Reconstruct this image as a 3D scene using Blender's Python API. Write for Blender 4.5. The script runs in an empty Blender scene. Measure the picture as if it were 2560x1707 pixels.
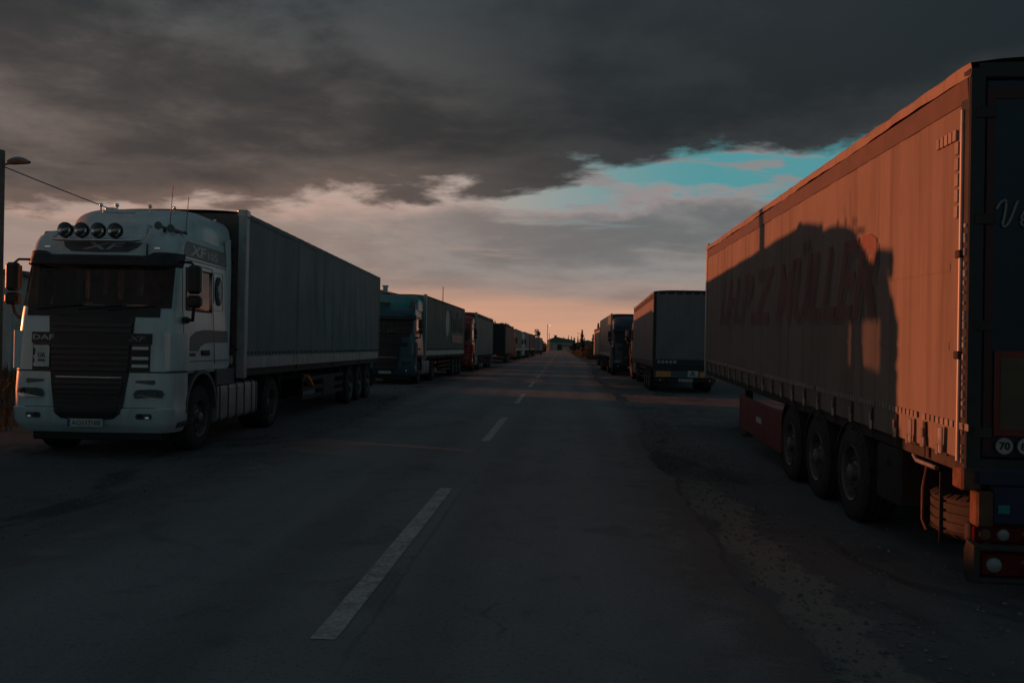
import bpy, math, random
from mathutils import Vector, Matrix
random.seed(7)
SC = bpy.context.scene
COL = SC.collection
sin, cos, pi = math.sin, math.cos, math.pi

# ------------------------------------------------------------------ camera
F_PX, YAW, PITCH, ROLL, CAM_H = 2051.0, 0.0602, 0.0063, 0.0189, 1.6785
cam = bpy.data.cameras.new('camera')
cam.sensor_fit = 'HORIZONTAL'; cam.sensor_width = 36.0
cam.lens = 36.0 * F_PX / 2560.0
cam.clip_start = 0.05; cam.clip_end = 6000
cam_ob = bpy.data.objects.new('camera', cam); COL.objects.link(cam_ob)
fwd = Vector((-sin(YAW)*cos(PITCH), cos(YAW)*cos(PITCH), sin(PITCH)))
r0 = Vector((cos(YAW), sin(YAW), 0)); u0 = r0.cross(fwd)
rr = r0*cos(ROLL) + u0*sin(ROLL); uu = -r0*sin(ROLL) + u0*cos(ROLL)
mw = Matrix((rr, uu, -fwd)).transposed().to_4x4(); mw.translation = (0, 0, CAM_H)
cam_ob.matrix_world = mw
SC.camera = cam_ob
SC.render.resolution_x, SC.render.resolution_y = 1024, 682

# ------------------------------------------------------------------ sun + sky
SUN_ELEV = math.radians(3.75)
SUN_M = 0.36                                    # light travels +x and -y*SUN_M
sdir = Vector((-1.0, SUN_M, 0)).normalized()    # horizontal direction to the sun
to_sun = Vector((sdir.x*cos(SUN_ELEV), sdir.y*cos(SUN_ELEV), sin(SUN_ELEV)))
sun = bpy.data.lights.new('sun', 'SUN')
sun.energy = 2.8; sun.angle = math.radians(0.5); sun.color = (1.0, 0.255, 0.095)
sun_ob = bpy.data.objects.new('sun', sun); COL.objects.link(sun_ob)
sun_ob.rotation_euler = to_sun.to_track_quat('Z', 'Y').to_euler()

world = bpy.data.worlds.new('World'); SC.world = world; world.use_nodes = True
NT = world.node_tree; NT.nodes.clear()

class G:
    """tiny node helper"""
    def __init__(s, nt): s.nt = nt
    def n(s, t, **kw):
        nd = s.nt.nodes.new(t)
        for k, v in kw.items(): setattr(nd, k, v)
        return nd
    def put(s, sock, v):
        if isinstance(v, bpy.types.NodeSocket): s.nt.links.new(v, sock)
        elif v is not None: sock.default_value = v
    def m(s, op, a, b=None, c=None, clamp=False):
        nd = s.n('ShaderNodeMath', operation=op, use_clamp=clamp)
        for i, v in enumerate((a, b, c)):
            if v is not None: s.put(nd.inputs[i], v)
        return nd.outputs[0]
    def sm(s, v, a, b):
        nd = s.n('ShaderNodeMapRange', interpolation_type='SMOOTHSTEP')
        s.put(nd.inputs[0], v); nd.inputs[1].default_value = a; nd.inputs[2].default_value = b
        nd.inputs[3].default_value = 0; nd.inputs[4].default_value = 1
        return nd.outputs[0]
    def mix(s, f, a, b, mode='MIX'):
        nd = s.n('ShaderNodeMix', data_type='RGBA', blend_type=mode)
        s.put(nd.inputs[0], f)
        for i, v in ((6, a), (7, b)):
            if not isinstance(v, bpy.types.NodeSocket): v = (*v[:3], 1)
            s.put(nd.inputs[i], v)
        return nd.outputs[2]
    def noise(s, vec, scale, detail=4, rough=.5, dist=0, dim='3D'):
        nd = s.n('ShaderNodeTexNoise', noise_dimensions=dim)
        if vec is not None: s.put(nd.inputs['Vector'], vec)
        nd.inputs['Scale'].default_value = scale; nd.inputs['Detail'].default_value = detail
        nd.inputs['Roughness'].default_value = rough; nd.inputs['Distortion'].default_value = dist
        return nd.outputs[0]
    def xyz(s, x, y, z):
        nd = s.n('ShaderNodeCombineXYZ')
        for i, v in enumerate((x, y, z)): s.put(nd.inputs[i], v)
        return nd.outputs[0]
    def vm(s, op, a, b):
        nd = s.n('ShaderNodeVectorMath', operation=op)
        s.put(nd.inputs[0], a); s.put(nd.inputs[1], b)
        return nd.outputs[0]

g = G(NT)
tc = g.n('ShaderNodeTexCoord'); sep = g.n('ShaderNodeSeparateXYZ')
NT.links.new(tc.outputs['Generated'], sep.inputs[0])
dx, dy, dz = sep.outputs
zz = g.m('MAXIMUM', dz, 0.0)
den = g.m('ADD', zz, 0.12)
pv = g.xyz(g.m('DIVIDE', dx, den), g.m('DIVIDE', dy, den), 0.0)
sky = g.n('ShaderNodeTexSky', sky_type='NISHITA', sun_disc=False)
sky.sun_elevation = SUN_ELEV; sky.sun_rotation = math.atan2(sdir.x, sdir.y)
sky.altitude = 100; sky.air_density = 1.6; sky.dust_density = 1.5; sky.ozone_density = 2.0
nish = g.mix(1.0, sky.outputs[0], (0.10, 0.10, 0.10), 'MULTIPLY')
hl = g.m('MAXIMUM', g.m('SQRT', g.m('ADD', g.m('MULTIPLY', dx, dx), g.m('MULTIPLY', dy, dy))), 0.001)
sa = g.m('DIVIDE', g.m('ADD', g.m('MULTIPLY', dx, sdir.x), g.m('MULTIPLY', dy, sdir.y)), hl)   # towards the sunset = 1
glow = g.sm(sa, -0.45, 0.25)
left = g.sm(sa, 0.25, 0.72)
# clear sky between the clouds: teal away from the sun, pale peach towards it
clear = g.mix(0.85, nish, (0.085, 0.325, 0.36))
clear = g.mix(g.m('MULTIPLY', g.sm(sa, 0.16, 0.55), 0.92), clear, (0.52, 0.365, 0.305))
zn = g.m('ADD', zz, g.m('MULTIPLY', g.m('SUBTRACT', g.noise(g.vm('MULTIPLY', pv, (.35, .9, 1.0)), 1.6, 6, .55, .3), .5), .055))
hz = g.sm(zn, 0.17, 0.09)
clear = g.mix(hz, clear, g.mix(glow, (0.055, 0.075, 0.082), (0.33, 0.245, 0.215)))
hz2 = g.sm(zn, 0.125, 0.008)
clear = g.mix(hz2, clear, g.mix(glow, (0.045, 0.055, 0.060), (0.64, 0.335, 0.215)))
def P(ox, oy, sx=1.0, sy=1.0): return g.vm('MULTIPLY', g.vm('ADD', pv, (ox, oy, 0)), (sx, sy, 1.0))
# lower bank of cloud, puffy along its top
n_b = g.noise(P(2.2, 0.4, 1, .8), 1.1, 8, .58, .25)
n_b2 = g.noise(P(7.3, 1.7), 2.0, 8, .60, .15)
E2 = g.m('ADD', g.m('MULTIPLY', dx, 0.060), 0.176)
k = g.m('ADD', g.m('SUBTRACT', E2, zz), g.m('MULTIPLY', g.m('SUBTRACT', n_b2, 0.5), 0.11))
m2 = g.m('MULTIPLY', g.sm(k, -0.006, 0.010), g.sm(zn, 0.030, 0.105))
# broken streaks inside the bank
gapn = g.noise(P(4.0, 9.0, .8, 1.5), 1.5, 8, .6, .2)
m2 = g.m('MULTIPLY', m2, g.m('SUBTRACT', 1.0, g.m('MULTIPLY', g.sm(gapn, .54, .66), g.m('ADD', .45, g.m('MULTIPLY', left, .4)))))
rim2 = g.m('MULTIPLY', g.m('SUBTRACT', 1.0, g.sm(k, -0.002, 0.030)), 0.75)
bank = g.mix(g.sm(n_b, 0.38, 0.66), (0.150, 0.148, 0.150), (0.275, 0.262, 0.250))
bank = g.mix(g.m('MULTIPLY', left, 0.60), bank, (0.40, 0.27, 0.215))
bank = g.mix(rim2, bank, g.mix(left, (0.40, 0.32, 0.315), (0.58, 0.36, 0.28)))
bank = g.mix(glow, g.mix(1.0, bank, (0.25, 0.33, 0.36), 'MULTIPLY'), bank)
# small torn puffs drifting in the clear gap
puff = g.sm(g.noise(P(1.3, 6.1, .75, 1.25), 3.1, 8, .60, .2), .545, .62)
puff = g.m('MULTIPLY', puff, g.sm(zz, .13, .18))
clear = g.mix(g.m('MULTIPLY', puff, .8), clear, g.mix(left, (0.27, 0.235, 0.235), (0.47, 0.31, 0.25)))
c1 = g.mix(g.m('MULTIPLY', m2, 0.95), clear, bank)
# upper deck
n1 = g.noise(P(0.6, 0.0), 0.9, 9, .58, .25)
n3 = g.noise(P(6.4, 3.3, .95, 1.0), 1.25, 9, .58, .20)
n4 = g.noise(P(11.1, 4.2), 2.6, 8, .60, .25)
n5 = g.noise(P(5.1, 14.2), 0.42, 4, .5, .2)
back = g.m('MULTIPLY', g.m('MAXIMUM', g.m('MULTIPLY', dy, -1.0), 0.0), 0.06)
E1 = g.m('ADD', g.m('ADD', g.m('MULTIPLY', dx, 0.120), 0.204), back)
q = g.m('SUBTRACT', zz, E1)
q = g.m('ADD', q, g.m('MULTIPLY', g.m('SUBTRACT', n1, 0.5), 0.13))
q = g.m('ADD', q, g.m('MULTIPLY', g.m('SUBTRACT', n4, 0.5), 0.10))
m1 = g.sm(q, -0.010, 0.014)
sh = g.m('ADD', g.m('ADD', g.m('MULTIPLY', n3, 0.48), g.m('MULTIPLY', n4, 0.27)), g.m('MULTIPLY', n5, .25))
deck = g.mix(g.m('MULTIPLY', g.sm(sh, 0.45, 0.60), g.m('ADD', .22, g.m('MULTIPLY', g.sm(sa, .30, .80), .78))), (0.0205, 0.0250, 0.027), (0.070, 0.078, 0.079))
warm = g.m('MULTIPLY', g.sm(sa, 0.20, 0.80), g.sm(zz, 0.42, 0.16))
deckw = g.mix(g.sm(sh, 0.40, 0.62), (0.078, 0.066, 0.061), (0.215, 0.163, 0.140))
deck = g.mix(warm, deck, deckw)
deck = g.mix(g.m('MULTIPLY', g.m('MULTIPLY', g.sm(sa, 0.10, -0.25), 0.7), g.sm(zz, .18, .34)), deck, (0.013, 0.019, 0.024))
edge = g.m('MULTIPLY', g.m('SUBTRACT', 1.0, g.sm(q, 0.0, 0.05)), g.m('ADD', .25, g.m('MULTIPLY', left, .4)))
deck = g.mix(edge, deck, g.mix(left, (0.11, 0.105, 0.105), (0.30, 0.20, 0.16)))
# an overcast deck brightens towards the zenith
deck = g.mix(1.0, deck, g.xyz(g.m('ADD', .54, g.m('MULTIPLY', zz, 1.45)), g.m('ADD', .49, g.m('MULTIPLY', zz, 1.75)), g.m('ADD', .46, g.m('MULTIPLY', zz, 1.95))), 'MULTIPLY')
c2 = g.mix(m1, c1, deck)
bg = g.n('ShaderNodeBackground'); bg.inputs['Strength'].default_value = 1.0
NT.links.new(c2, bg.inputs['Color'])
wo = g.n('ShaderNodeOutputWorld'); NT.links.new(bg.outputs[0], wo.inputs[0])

SC.view_settings.view_transform = 'Standard'; SC.view_settings.look = 'None'
SC.view_settings.exposure = 0.0; SC.view_settings.gamma = 1.0
SC.view_settings.use_curve_mapping = False
SC.cycles.max_bounces = 6; SC.cycles.transparent_max_bounces = 10

# ------------------------------------------------------------------ materials
def new_mat(name):
    m = bpy.data.materials.new(name); m.use_nodes = True
    nt = m.node_tree; p = nt.nodes['Principled BSDF']
    return m, G(nt), p
MATS = {}
def plain(name, col, rough=.5, metal=0.0, var=.25, scale=3.0, dirt=None, dirt_amt=.5, bump=0.0, spec=.5, coat=0):
    """painted / plastic / metal surface with uneven colour, grime and roughness"""
    if name in MATS: return MATS[name]
    m, h, p = new_mat(name)
    t = h.n('ShaderNodeTexCoord').outputs['Object']
    n = h.noise(t, scale, 6, .6, .3)
    c = h.mix(h.sm(n, .3, .7), tuple(v*(1-var) for v in col), tuple(min(1, v*(1+var*.6)) for v in col))
    if dirt is not None:
        s = h.n('ShaderNodeMapping'); s.inputs['Scale'].default_value = (2.2, 2.2, .35)
        m.node_tree.links.new(t, s.inputs[0])
        n2 = h.noise(s.outputs[0], 2.2, 7, .65, .5)
        c = h.mix(h.m('MULTIPLY', h.sm(n2, .42, .72), dirt_amt), c, dirt)
    h.put(p.inputs['Base Color'], c)
    h.put(p.inputs['Roughness'], h.m('ADD', h.m('MULTIPLY', h.m('SUBTRACT', n, .5), .3), rough, clamp=True))
    p.inputs['Metallic'].default_value = metal
    p.inputs['Specular IOR Level'].default_value = spec
    if coat: p.inputs['Coat Weight'].default_value = coat; p.inputs['Coat Roughness'].default_value = .12
    if bump:
        b = h.n('ShaderNodeBump'); b.inputs['Strength'].default_value = bump; b.inputs['Distance'].default_value = .01
        h.put(b.inputs['Height'], h.noise(t, scale*9, 4, .6)); h.put(p.inputs['Normal'], b.outputs[0])
    MATS[name] = m
    return m

def tarp(name, col, dirt, amt=.5, rough=.6):
    if name in MATS: return MATS[name]
    m, h, p = new_mat(name)
    t = h.n('ShaderNodeTexCoord').outputs['Object']
    mp = h.n('ShaderNodeMapping'); mp.inputs['Scale'].default_value = (1, 3.0, .16)
    m.node_tree.links.new(t, mp.inputs[0])
    st = h.noise(mp.outputs[0], 1.4, 8, .62, .25)               # vertical run-off streaks
    bl = h.noise(t, .9, 6, .6, .4)
    c = h.mix(h.sm(st, .44, .70), col, tuple(a*(1-amt)+b*amt for a, b in zip(col, dirt)))
    c = h.mix(h.m('MULTIPLY', h.sm(bl, .45, .72), .45), c, tuple(a*.72 for a in col))
    fine = h.noise(mp.outputs[0], 9.0, 5, .6)
    c = h.mix(h.m('MULTIPLY', h.sm(fine, .55, .75), .25), c, tuple(a*.6 for a in dirt))
    h.put(p.inputs['Base Color'], c)
    h.put(p.inputs['Roughness'], h.m('ADD', h.m('MULTIPLY', h.m('SUBTRACT', bl, .5), .25), rough))
    p.inputs['Specular IOR Level'].default_value = .12
    b = h.n('ShaderNodeBump'); b.inputs['Strength'].default_value = .22; b.inputs['Distance'].default_value = .02
    h.put(b.inputs['Height'], h.m('ADD', h.m('MULTIPLY', st, 1.0), h.m('MULTIPLY', h.noise(t, 60, 2, .5), .06)))
    h.put(p.inputs['Normal'], b.outputs[0])
    MATS[name] = m
    return m

def glass(name, tint, gloss=.12):
    if name in MATS: return MATS[name]
    m, h, p = new_mat(name)
    m.node_tree.nodes.remove(p)
    tr = h.n('ShaderNodeBsdfTransparent'); tr.inputs[0].default_value = (*tint, 1)
    gl = h.n('ShaderNodeBsdfGlossy'); gl.inputs['Roughness'].default_value = .03; gl.inputs[0].default_value = (.9, .9, .9, 1)
    fr = h.n('ShaderNodeFresnel'); fr.inputs[0].default_value = 1.5
    t = h.n('ShaderNodeTexCoord').outputs['Object']
    df = h.n('ShaderNodeBsdfDiffuse'); df.inputs[0].default_value = (.3, .29, .27, 1)   # dust film
    mx = h.n('ShaderNodeMixShader'); h.put(mx.inputs[0], h.m('ADD', fr.outputs[0], gloss*.3, clamp=True))
    h.put(mx.inputs[1], tr.outputs[0]); h.put(mx.inputs[2], gl.outputs[0])
    mx2 = h.n('ShaderNodeMixShader'); h.put(mx2.inputs[0], h.m('MULTIPLY', h.noise(t, 2.0, 5, .6), .07))
    h.put(mx2.inputs[1], mx.outputs[0]); h.put(mx2.inputs[2], df.outputs[0])
    h.put(m.node_tree.nodes['Material Output'].inputs[0], mx2.outputs[0])
    MATS[name] = m
    return m

def asphalt():
    m, h, p = new_mat('asphalt')
    t = h.n('ShaderNodeTexCoord').outputs['Object']
    big = h.noise(t, .22, 6, .6, .4)
    mp = h.n('ShaderNodeMapping'); mp.inputs['Scale'].default_value = (1.6, .10, 1)
    m.node_tree.links.new(t, mp.inputs[0])
    lanes = h.noise(mp.outputs[0], .9, 5, .55)
    mid = h.noise(t, 2.6, 6, .65, .6)
    grit = h.noise(t, 95, 3, .7)
    grit2 = h.noise(t, 34, 4, .7)
    c = h.mix(h.sm(big, .32, .68), (.158, .184, .203), (.232, .256, .272))
    c = h.mix(h.m('MULTIPLY', h.sm(lanes, .40, .68), .55), c, (.255, .272, .282))
    c = h.mix(h.m('MULTIPLY', h.sm(mid, .55, .75), .45), c, (.080, .086, .092))
    c = h.mix(h.m('MULTIPLY', h.sm(grit, .52, .68), .75), c, (.33, .335, .335))
    c = h.mix(h.m('MULTIPLY', h.sm(grit2, .53, .66), .55), c, (.055, .062, .068))
    # cracks
    wv = h.vm('ADD', t, h.vm('SCALE', h.n('ShaderNodeTexNoise').outputs['Color'], (0, 0, 0)))
    nz = h.n('ShaderNodeTexNoise'); nz.inputs['Scale'].default_value = 1.3; nz.inputs['Detail'].default_value = 6
    m.node_tree.links.new(t, nz.inputs['Vector'])
    vs = h.n('ShaderNodeVectorMath', operation='SCALE'); m.node_tree.links.new(nz.outputs['Color'], vs.inputs[0]); vs.inputs['Scale'].default_value = .9
    vo = h.n('ShaderNodeTexVoronoi', feature='DISTANCE_TO_EDGE'); vo.inputs['Scale'].default_value = .42
    m.node_tree.links.new(h.vm('ADD', t, vs.outputs[0]), vo.inputs['Vector'])
    crack = h.m('MULTIPLY', h.sm(vo.outputs['Distance'], .008, .002), h.sm(h.noise(t, .35, 3, .5), .52, .64))
    c = h.mix(h.m('MULTIPLY', crack, .6), c, (.04, .042, .045))
    # oil drips
    oil = h.sm(h.noise(t, .8, 3, .5, .2), .69, .80)
    c = h.mix(h.m('MULTIPLY', oil, .7), c, (.03, .03, .032))
    # dark wheel tracks, tar-sealed joints, dust creeping in from the verges
    sx = h.n('ShaderNodeSeparateXYZ'); m.node_tree.links.new(t, sx.inputs[0])
    rx = h.m('ADD', sx.outputs[0], h.m('MULTIPLY', h.m('SUBTRACT', big, .5), .5))
    for cx_ in (-3.75, -2.05, -.75, .75):
        tr = h.sm(h.m('ABSOLUTE', h.m('SUBTRACT', rx, cx_)), .42, .05)
        c = h.mix(h.m('MULTIPLY', tr, .28), c, (.085, .092, .098))
    jn = h.sm(h.m('ABSOLUTE', h.m('ADD', h.m('SUBTRACT', sx.outputs[0], -1.12), h.m('MULTIPLY', h.m('SUBTRACT', mid, .5), .10))), .022, .010)
    c = h.mix(h.m('MULTIPLY', jn, h.m('MULTIPLY', h.sm(lanes, .50, .60), .35)), c, (.06, .064, .068))
    blot = h.sm(h.noise(t, .55, 6, .62, 1.2), .58, .66)
    c = h.mix(h.m('MULTIPLY', blot, .35), c, (.075, .080, .085))
    pale = h.sm(h.noise(h.vm('ADD', t, (9, 4, 0)), .75, 6, .62, .9), .58, .70)
    c = h.mix(h.m('MULTIPLY', pale, .30), c, (.27, .27, .265))
    ea = h.n('ShaderNodeAttribute', attribute_name='edge').outputs['Fac']
    dn = h.m('ADD', h.m('MULTIPLY', mid, .75), h.m('MULTIPLY', grit2, .55))
    dustf = h.sm(h.m('SUBTRACT', h.m('MULTIPLY', dn, 1.25), ea), .15, .75)
    c = h.mix(h.m('MULTIPLY', dustf, .92), c, h.mix(h.sm(grit, .45, .65), (.105, .100, .096), (.19, .18, .17)))
    h.put(p.inputs['Base Color'], c)
    h.put(p.inputs['Roughness'], h.m('ADD', .72, h.m('MULTIPLY', h.m('SUBTRACT', mid, .5), .35)))
    p.inputs['Specular IOR Level'].default_value = .42
    b = h.n('ShaderNodeBump'); b.inputs['Strength'].default_value = .8; b.inputs['Distance'].default_value = .012
    hh = h.m('ADD', h.m('MULTIPLY', grit, .5), h.m('MULTIPLY', grit2, .6))
    hh = h.m('SUBTRACT', h.m('ADD', hh, h.m('MULTIPLY', mid, .6)), h.m('MULTIPLY', crack, 1.2))
    h.put(b.inputs['Height'], hh); h.put(p.inputs['Normal'], b.outputs[0])
    return m

def dirt_ground(name, a, b_, dark, light, gscale=40):
    m, h, p = new_mat(name)
    t = h.n('ShaderNodeTexCoord').outputs['Object']
    big = h.noise(t, .18, 7, .62, .5); mid = h.noise(t, 1.1, 7, .65, .8); grit = h.noise(t, gscale, 5, .75)
    c = h.mix(h.sm(big, .35, .66), a, b_)
    c = h.mix(h.m('MULTIPLY', h.sm(mid, .50, .70), .75), c, dark)
    c = h.mix(h.m('MULTIPLY', h.sm(grit, .52, .74), .6), c, light)
    far = h.n('ShaderNodeSeparateXYZ'); m.node_tree.links.new(t, far.inputs[0])
    gx, gy = far.outputs[0], far.outputs[1]
    edge = h.noise(t, 1.6, 7, .68, .5)
    ex = h.m('ADD', gx, h.m('MULTIPLY', h.m('SUBTRACT', edge, .5), .9))
    rut = h.sm(h.noise(h.vm('MULTIPLY', t, (1.0, .32, 1.0)), .8, 7, .6, .8), .54, .64)
    c = h.mix(h.m('MULTIPLY', rut, .65), c, tuple(v*.55 for v in dark))
    # worn concrete kerb strip and pale gravel spills along the right road edge
    st = h.m('MULTIPLY', h.m('MULTIPLY', h.sm(ex, 1.42, 1.56), h.sm(ex, 1.98, 1.90)), h.sm(h.m('ADD', gy, h.m('MULTIPLY', edge, 6.)), 14.5, 12.0))
    st2 = h.m('MULTIPLY', h.m('MULTIPLY', h.sm(ex, 1.7, 2.2), h.sm(ex, 4.6, 3.2)), h.m('MULTIPLY', h.sm(gy, 12, 19), h.sm(h.noise(t, .45, 5, .6, .4), .50, .62)))
    st = h.m('MAXIMUM', st, h.m('MULTIPLY', st2, .7))
    c = h.mix(h.m('MULTIPLY', st, h.sm(grit, .30, .55)), c, (.29, .28, .25))
    fy = h.sm(far.outputs[1], 60, 160)
    c = h.mix(h.m('MULTIPLY', fy, .6), c, (.085, .075, .045))
    h.put(p.inputs['Base Color'], c); p.inputs['Roughness'].default_value = .95
    p.inputs['Specular IOR Level'].default_value = .2
    bp = h.n('ShaderNodeBump'); bp.inputs['Strength'].default_value = .9; bp.inputs['Distance'].default_value = .035
    h.put(bp.inputs['Height'], h.m('ADD', h.m('MULTIPLY', mid, 1.2), h.m('MULTIPLY', grit, .5)))
    h.put(p.inputs['Normal'], bp.outputs[0])
    return m

def leafy(name, a, b_, rough=.8, trans=.25):
    m, h, p = new_mat(name)
    t = h.n('ShaderNodeTexCoord').outputs['Object']
    c = h.mix(h.sm(h.noise(t, 1.7, 5, .6), .35, .65), a, b_)
    h.put(p.inputs['Base Color'], c); p.inputs['Roughness'].default_value = rough
    p.inputs['Specular IOR Level'].default_value = .2
    MATS[name] = m
    return m

def emit(name, col, s):
    m, h, p = new_mat(name)
    p.inputs['Base Color'].default_value = (*col, 1)
    p.inputs['Emission Color'].default_value = (*col, 1); p.inputs['Emission Strength'].default_value = s
    MATS[name] = m
    return m

M_ASPH = asphalt()
M_DIRT = dirt_ground('lot_dirt', (.145, .150, .160), (.190, .193, .198), (.088, .092, .099), (.30, .29, .28))
M_STRIP = dirt_ground('worn_concrete', (.17, .155, .125), (.22, .20, .165), (.075, .070, .062), (.30, .275, .24), 60)
M_PATCH = plain('asphalt_patch', (.058, .062, .068), .8, 0, .3, 14, bump=.5)
M_PAINT = plain('road_paint', (.56, .57, .55), .7, 0, .35, 30, (.15, .155, .16), .75, bump=.4)
M_RUB = plain('tyre_rubber', (.042, .041, .042), .85, 0, .35, 6, (.085, .075, .065), .7, bump=.2)
M_RIM = plain('rim_steel', (.22, .215, .21), .5, .5, .3, 9, (.07, .055, .045), .8)
M_DARKRIM = plain('rim_shadow', (.015, .015, .016), .9)
M_BLACK = plain('black_plastic', (.032, .032, .036), .55, 0, .3, 6, (.06, .055, .05), .4, bump=.15)
M_GRILL = plain('grille_black', (.020, .021, .025), .45, 0, .2, 6)
M_SLAT = plain('grille_slat', (.038, .039, .045), .42, 0, .25, 5)
M_CHAS = plain('chassis_steel', (.052, .050, .050), .75, .2, .4, 5, (.10, .075, .055), .6, bump=.3)
M_ALU = plain('aluminium', (.50, .50, .50), .42, .75, .2, 5, (.14, .13, .12), .6)
M_ALUB = plain('alu_board', (.46, .47, .48), .5, .35, .2, 4, (.20, .19, .18), .6)
M_CHROME = plain('chrome', (.75, .75, .75), .12, 1.0, .1, 5)
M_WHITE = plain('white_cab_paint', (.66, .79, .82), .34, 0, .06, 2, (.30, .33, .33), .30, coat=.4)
M_TEAL = plain('teal_paint', (.022, .27, .27), .4, 0, .12, 2, (.05, .10, .11), .4, coat=.3)
M_BLUE = plain('blue_paint', (.030, .125, .17), .38, 0, .12, 2, (.05, .06, .08), .4, coat=.3)
M_RED = plain('red_paint', (.36, .022, .020), .38, 0, .12, 2, (.15, .03, .03), .4, coat=.3)
M_DBLUE = plain('dark_blue_paint', (.020, .035, .075), .35, 0, .15, 2, (.04, .045, .06), .4, coat=.3)
M_DARKP = plain('charcoal_paint', (.03, .03, .034), .4, 0, .15, 2)
M_GREYD = plain('grey_decal', (.115, .13, .14), .45, 0, .1, 3)
M_GREYL = plain('grey_lettering', (.55, .57, .58), .45, 0, .1, 3)
M_GLASS = glass('window_glass', (.64, .68, .68), .10)
M_LENS = glass('lamp_glass', (.85, .88, .9), .3)
M_DASH = plain('dashboard', (.05, .05, .055), .7)
M_SEAT = plain('seat_fabric', (.16, .14, .13), .9)
M_CURT = plain('cab_curtain', (.36, .25, .19), .9, 0, .3, 5)
M_PAPER = plain('paper', (.72, .72, .68), .7)
M_REDL = plain('red_lamp', (.12, .010, .009), .25, 0, .15, 8)
M_ORANGE = plain('orange_marker', (.95, .30, .06), .45, 0, .12, 7)
M_YEL = plain('pale_reflector', (.72, .42, .22), .5, 0, .1, 6)
M_TAPE = plain('worn_reflective', (.36, .34, .31), .5, 0, .35, 5, (.2, .18, .16), .7)
M_SIGN = plain('sign_white', (.62, .64, .62), .6, 0, .1, 6, (.3, .3, .28), .4)
M_BLK = plain('print_black', (.012, .012, .013), .6)
M_RUST = plain('rust_steel', (.17, .085, .05), .8, .1, .4, 7, (.08, .045, .03), .6, bump=.3)
M_CONC = plain('pole_concrete', (.20, .19, .18), .9, 0, .25, 4, (.12, .11, .10), .5, bump=.3)
M_GALV = plain('galvanised', (.36, .37, .38), .5, .5, .2, 5)
M_LAMPG = plain('lamp_bowl', (.40, .24, .14), .35, 0, .2, 6)
M_BARK = plain('bark', (.07, .05, .038), .95, 0, .4, 6, bump=.6)
M_NEEDLE = leafy('conifer_needles', (.020, .038, .022), (.045, .065, .030))
M_LEAF = leafy('leaves', (.035, .055, .022), (.085, .095, .035))
M_DRY = leafy('dry_leaves', (.14, .075, .030), (.26, .13, .055))
M_GRASS = leafy('dry_grass', (.11, .080, .040), (.20, .14, .07))
M_STONE = plain('stones', (.20, .195, .185), .95, 0, .45, 8)

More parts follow.
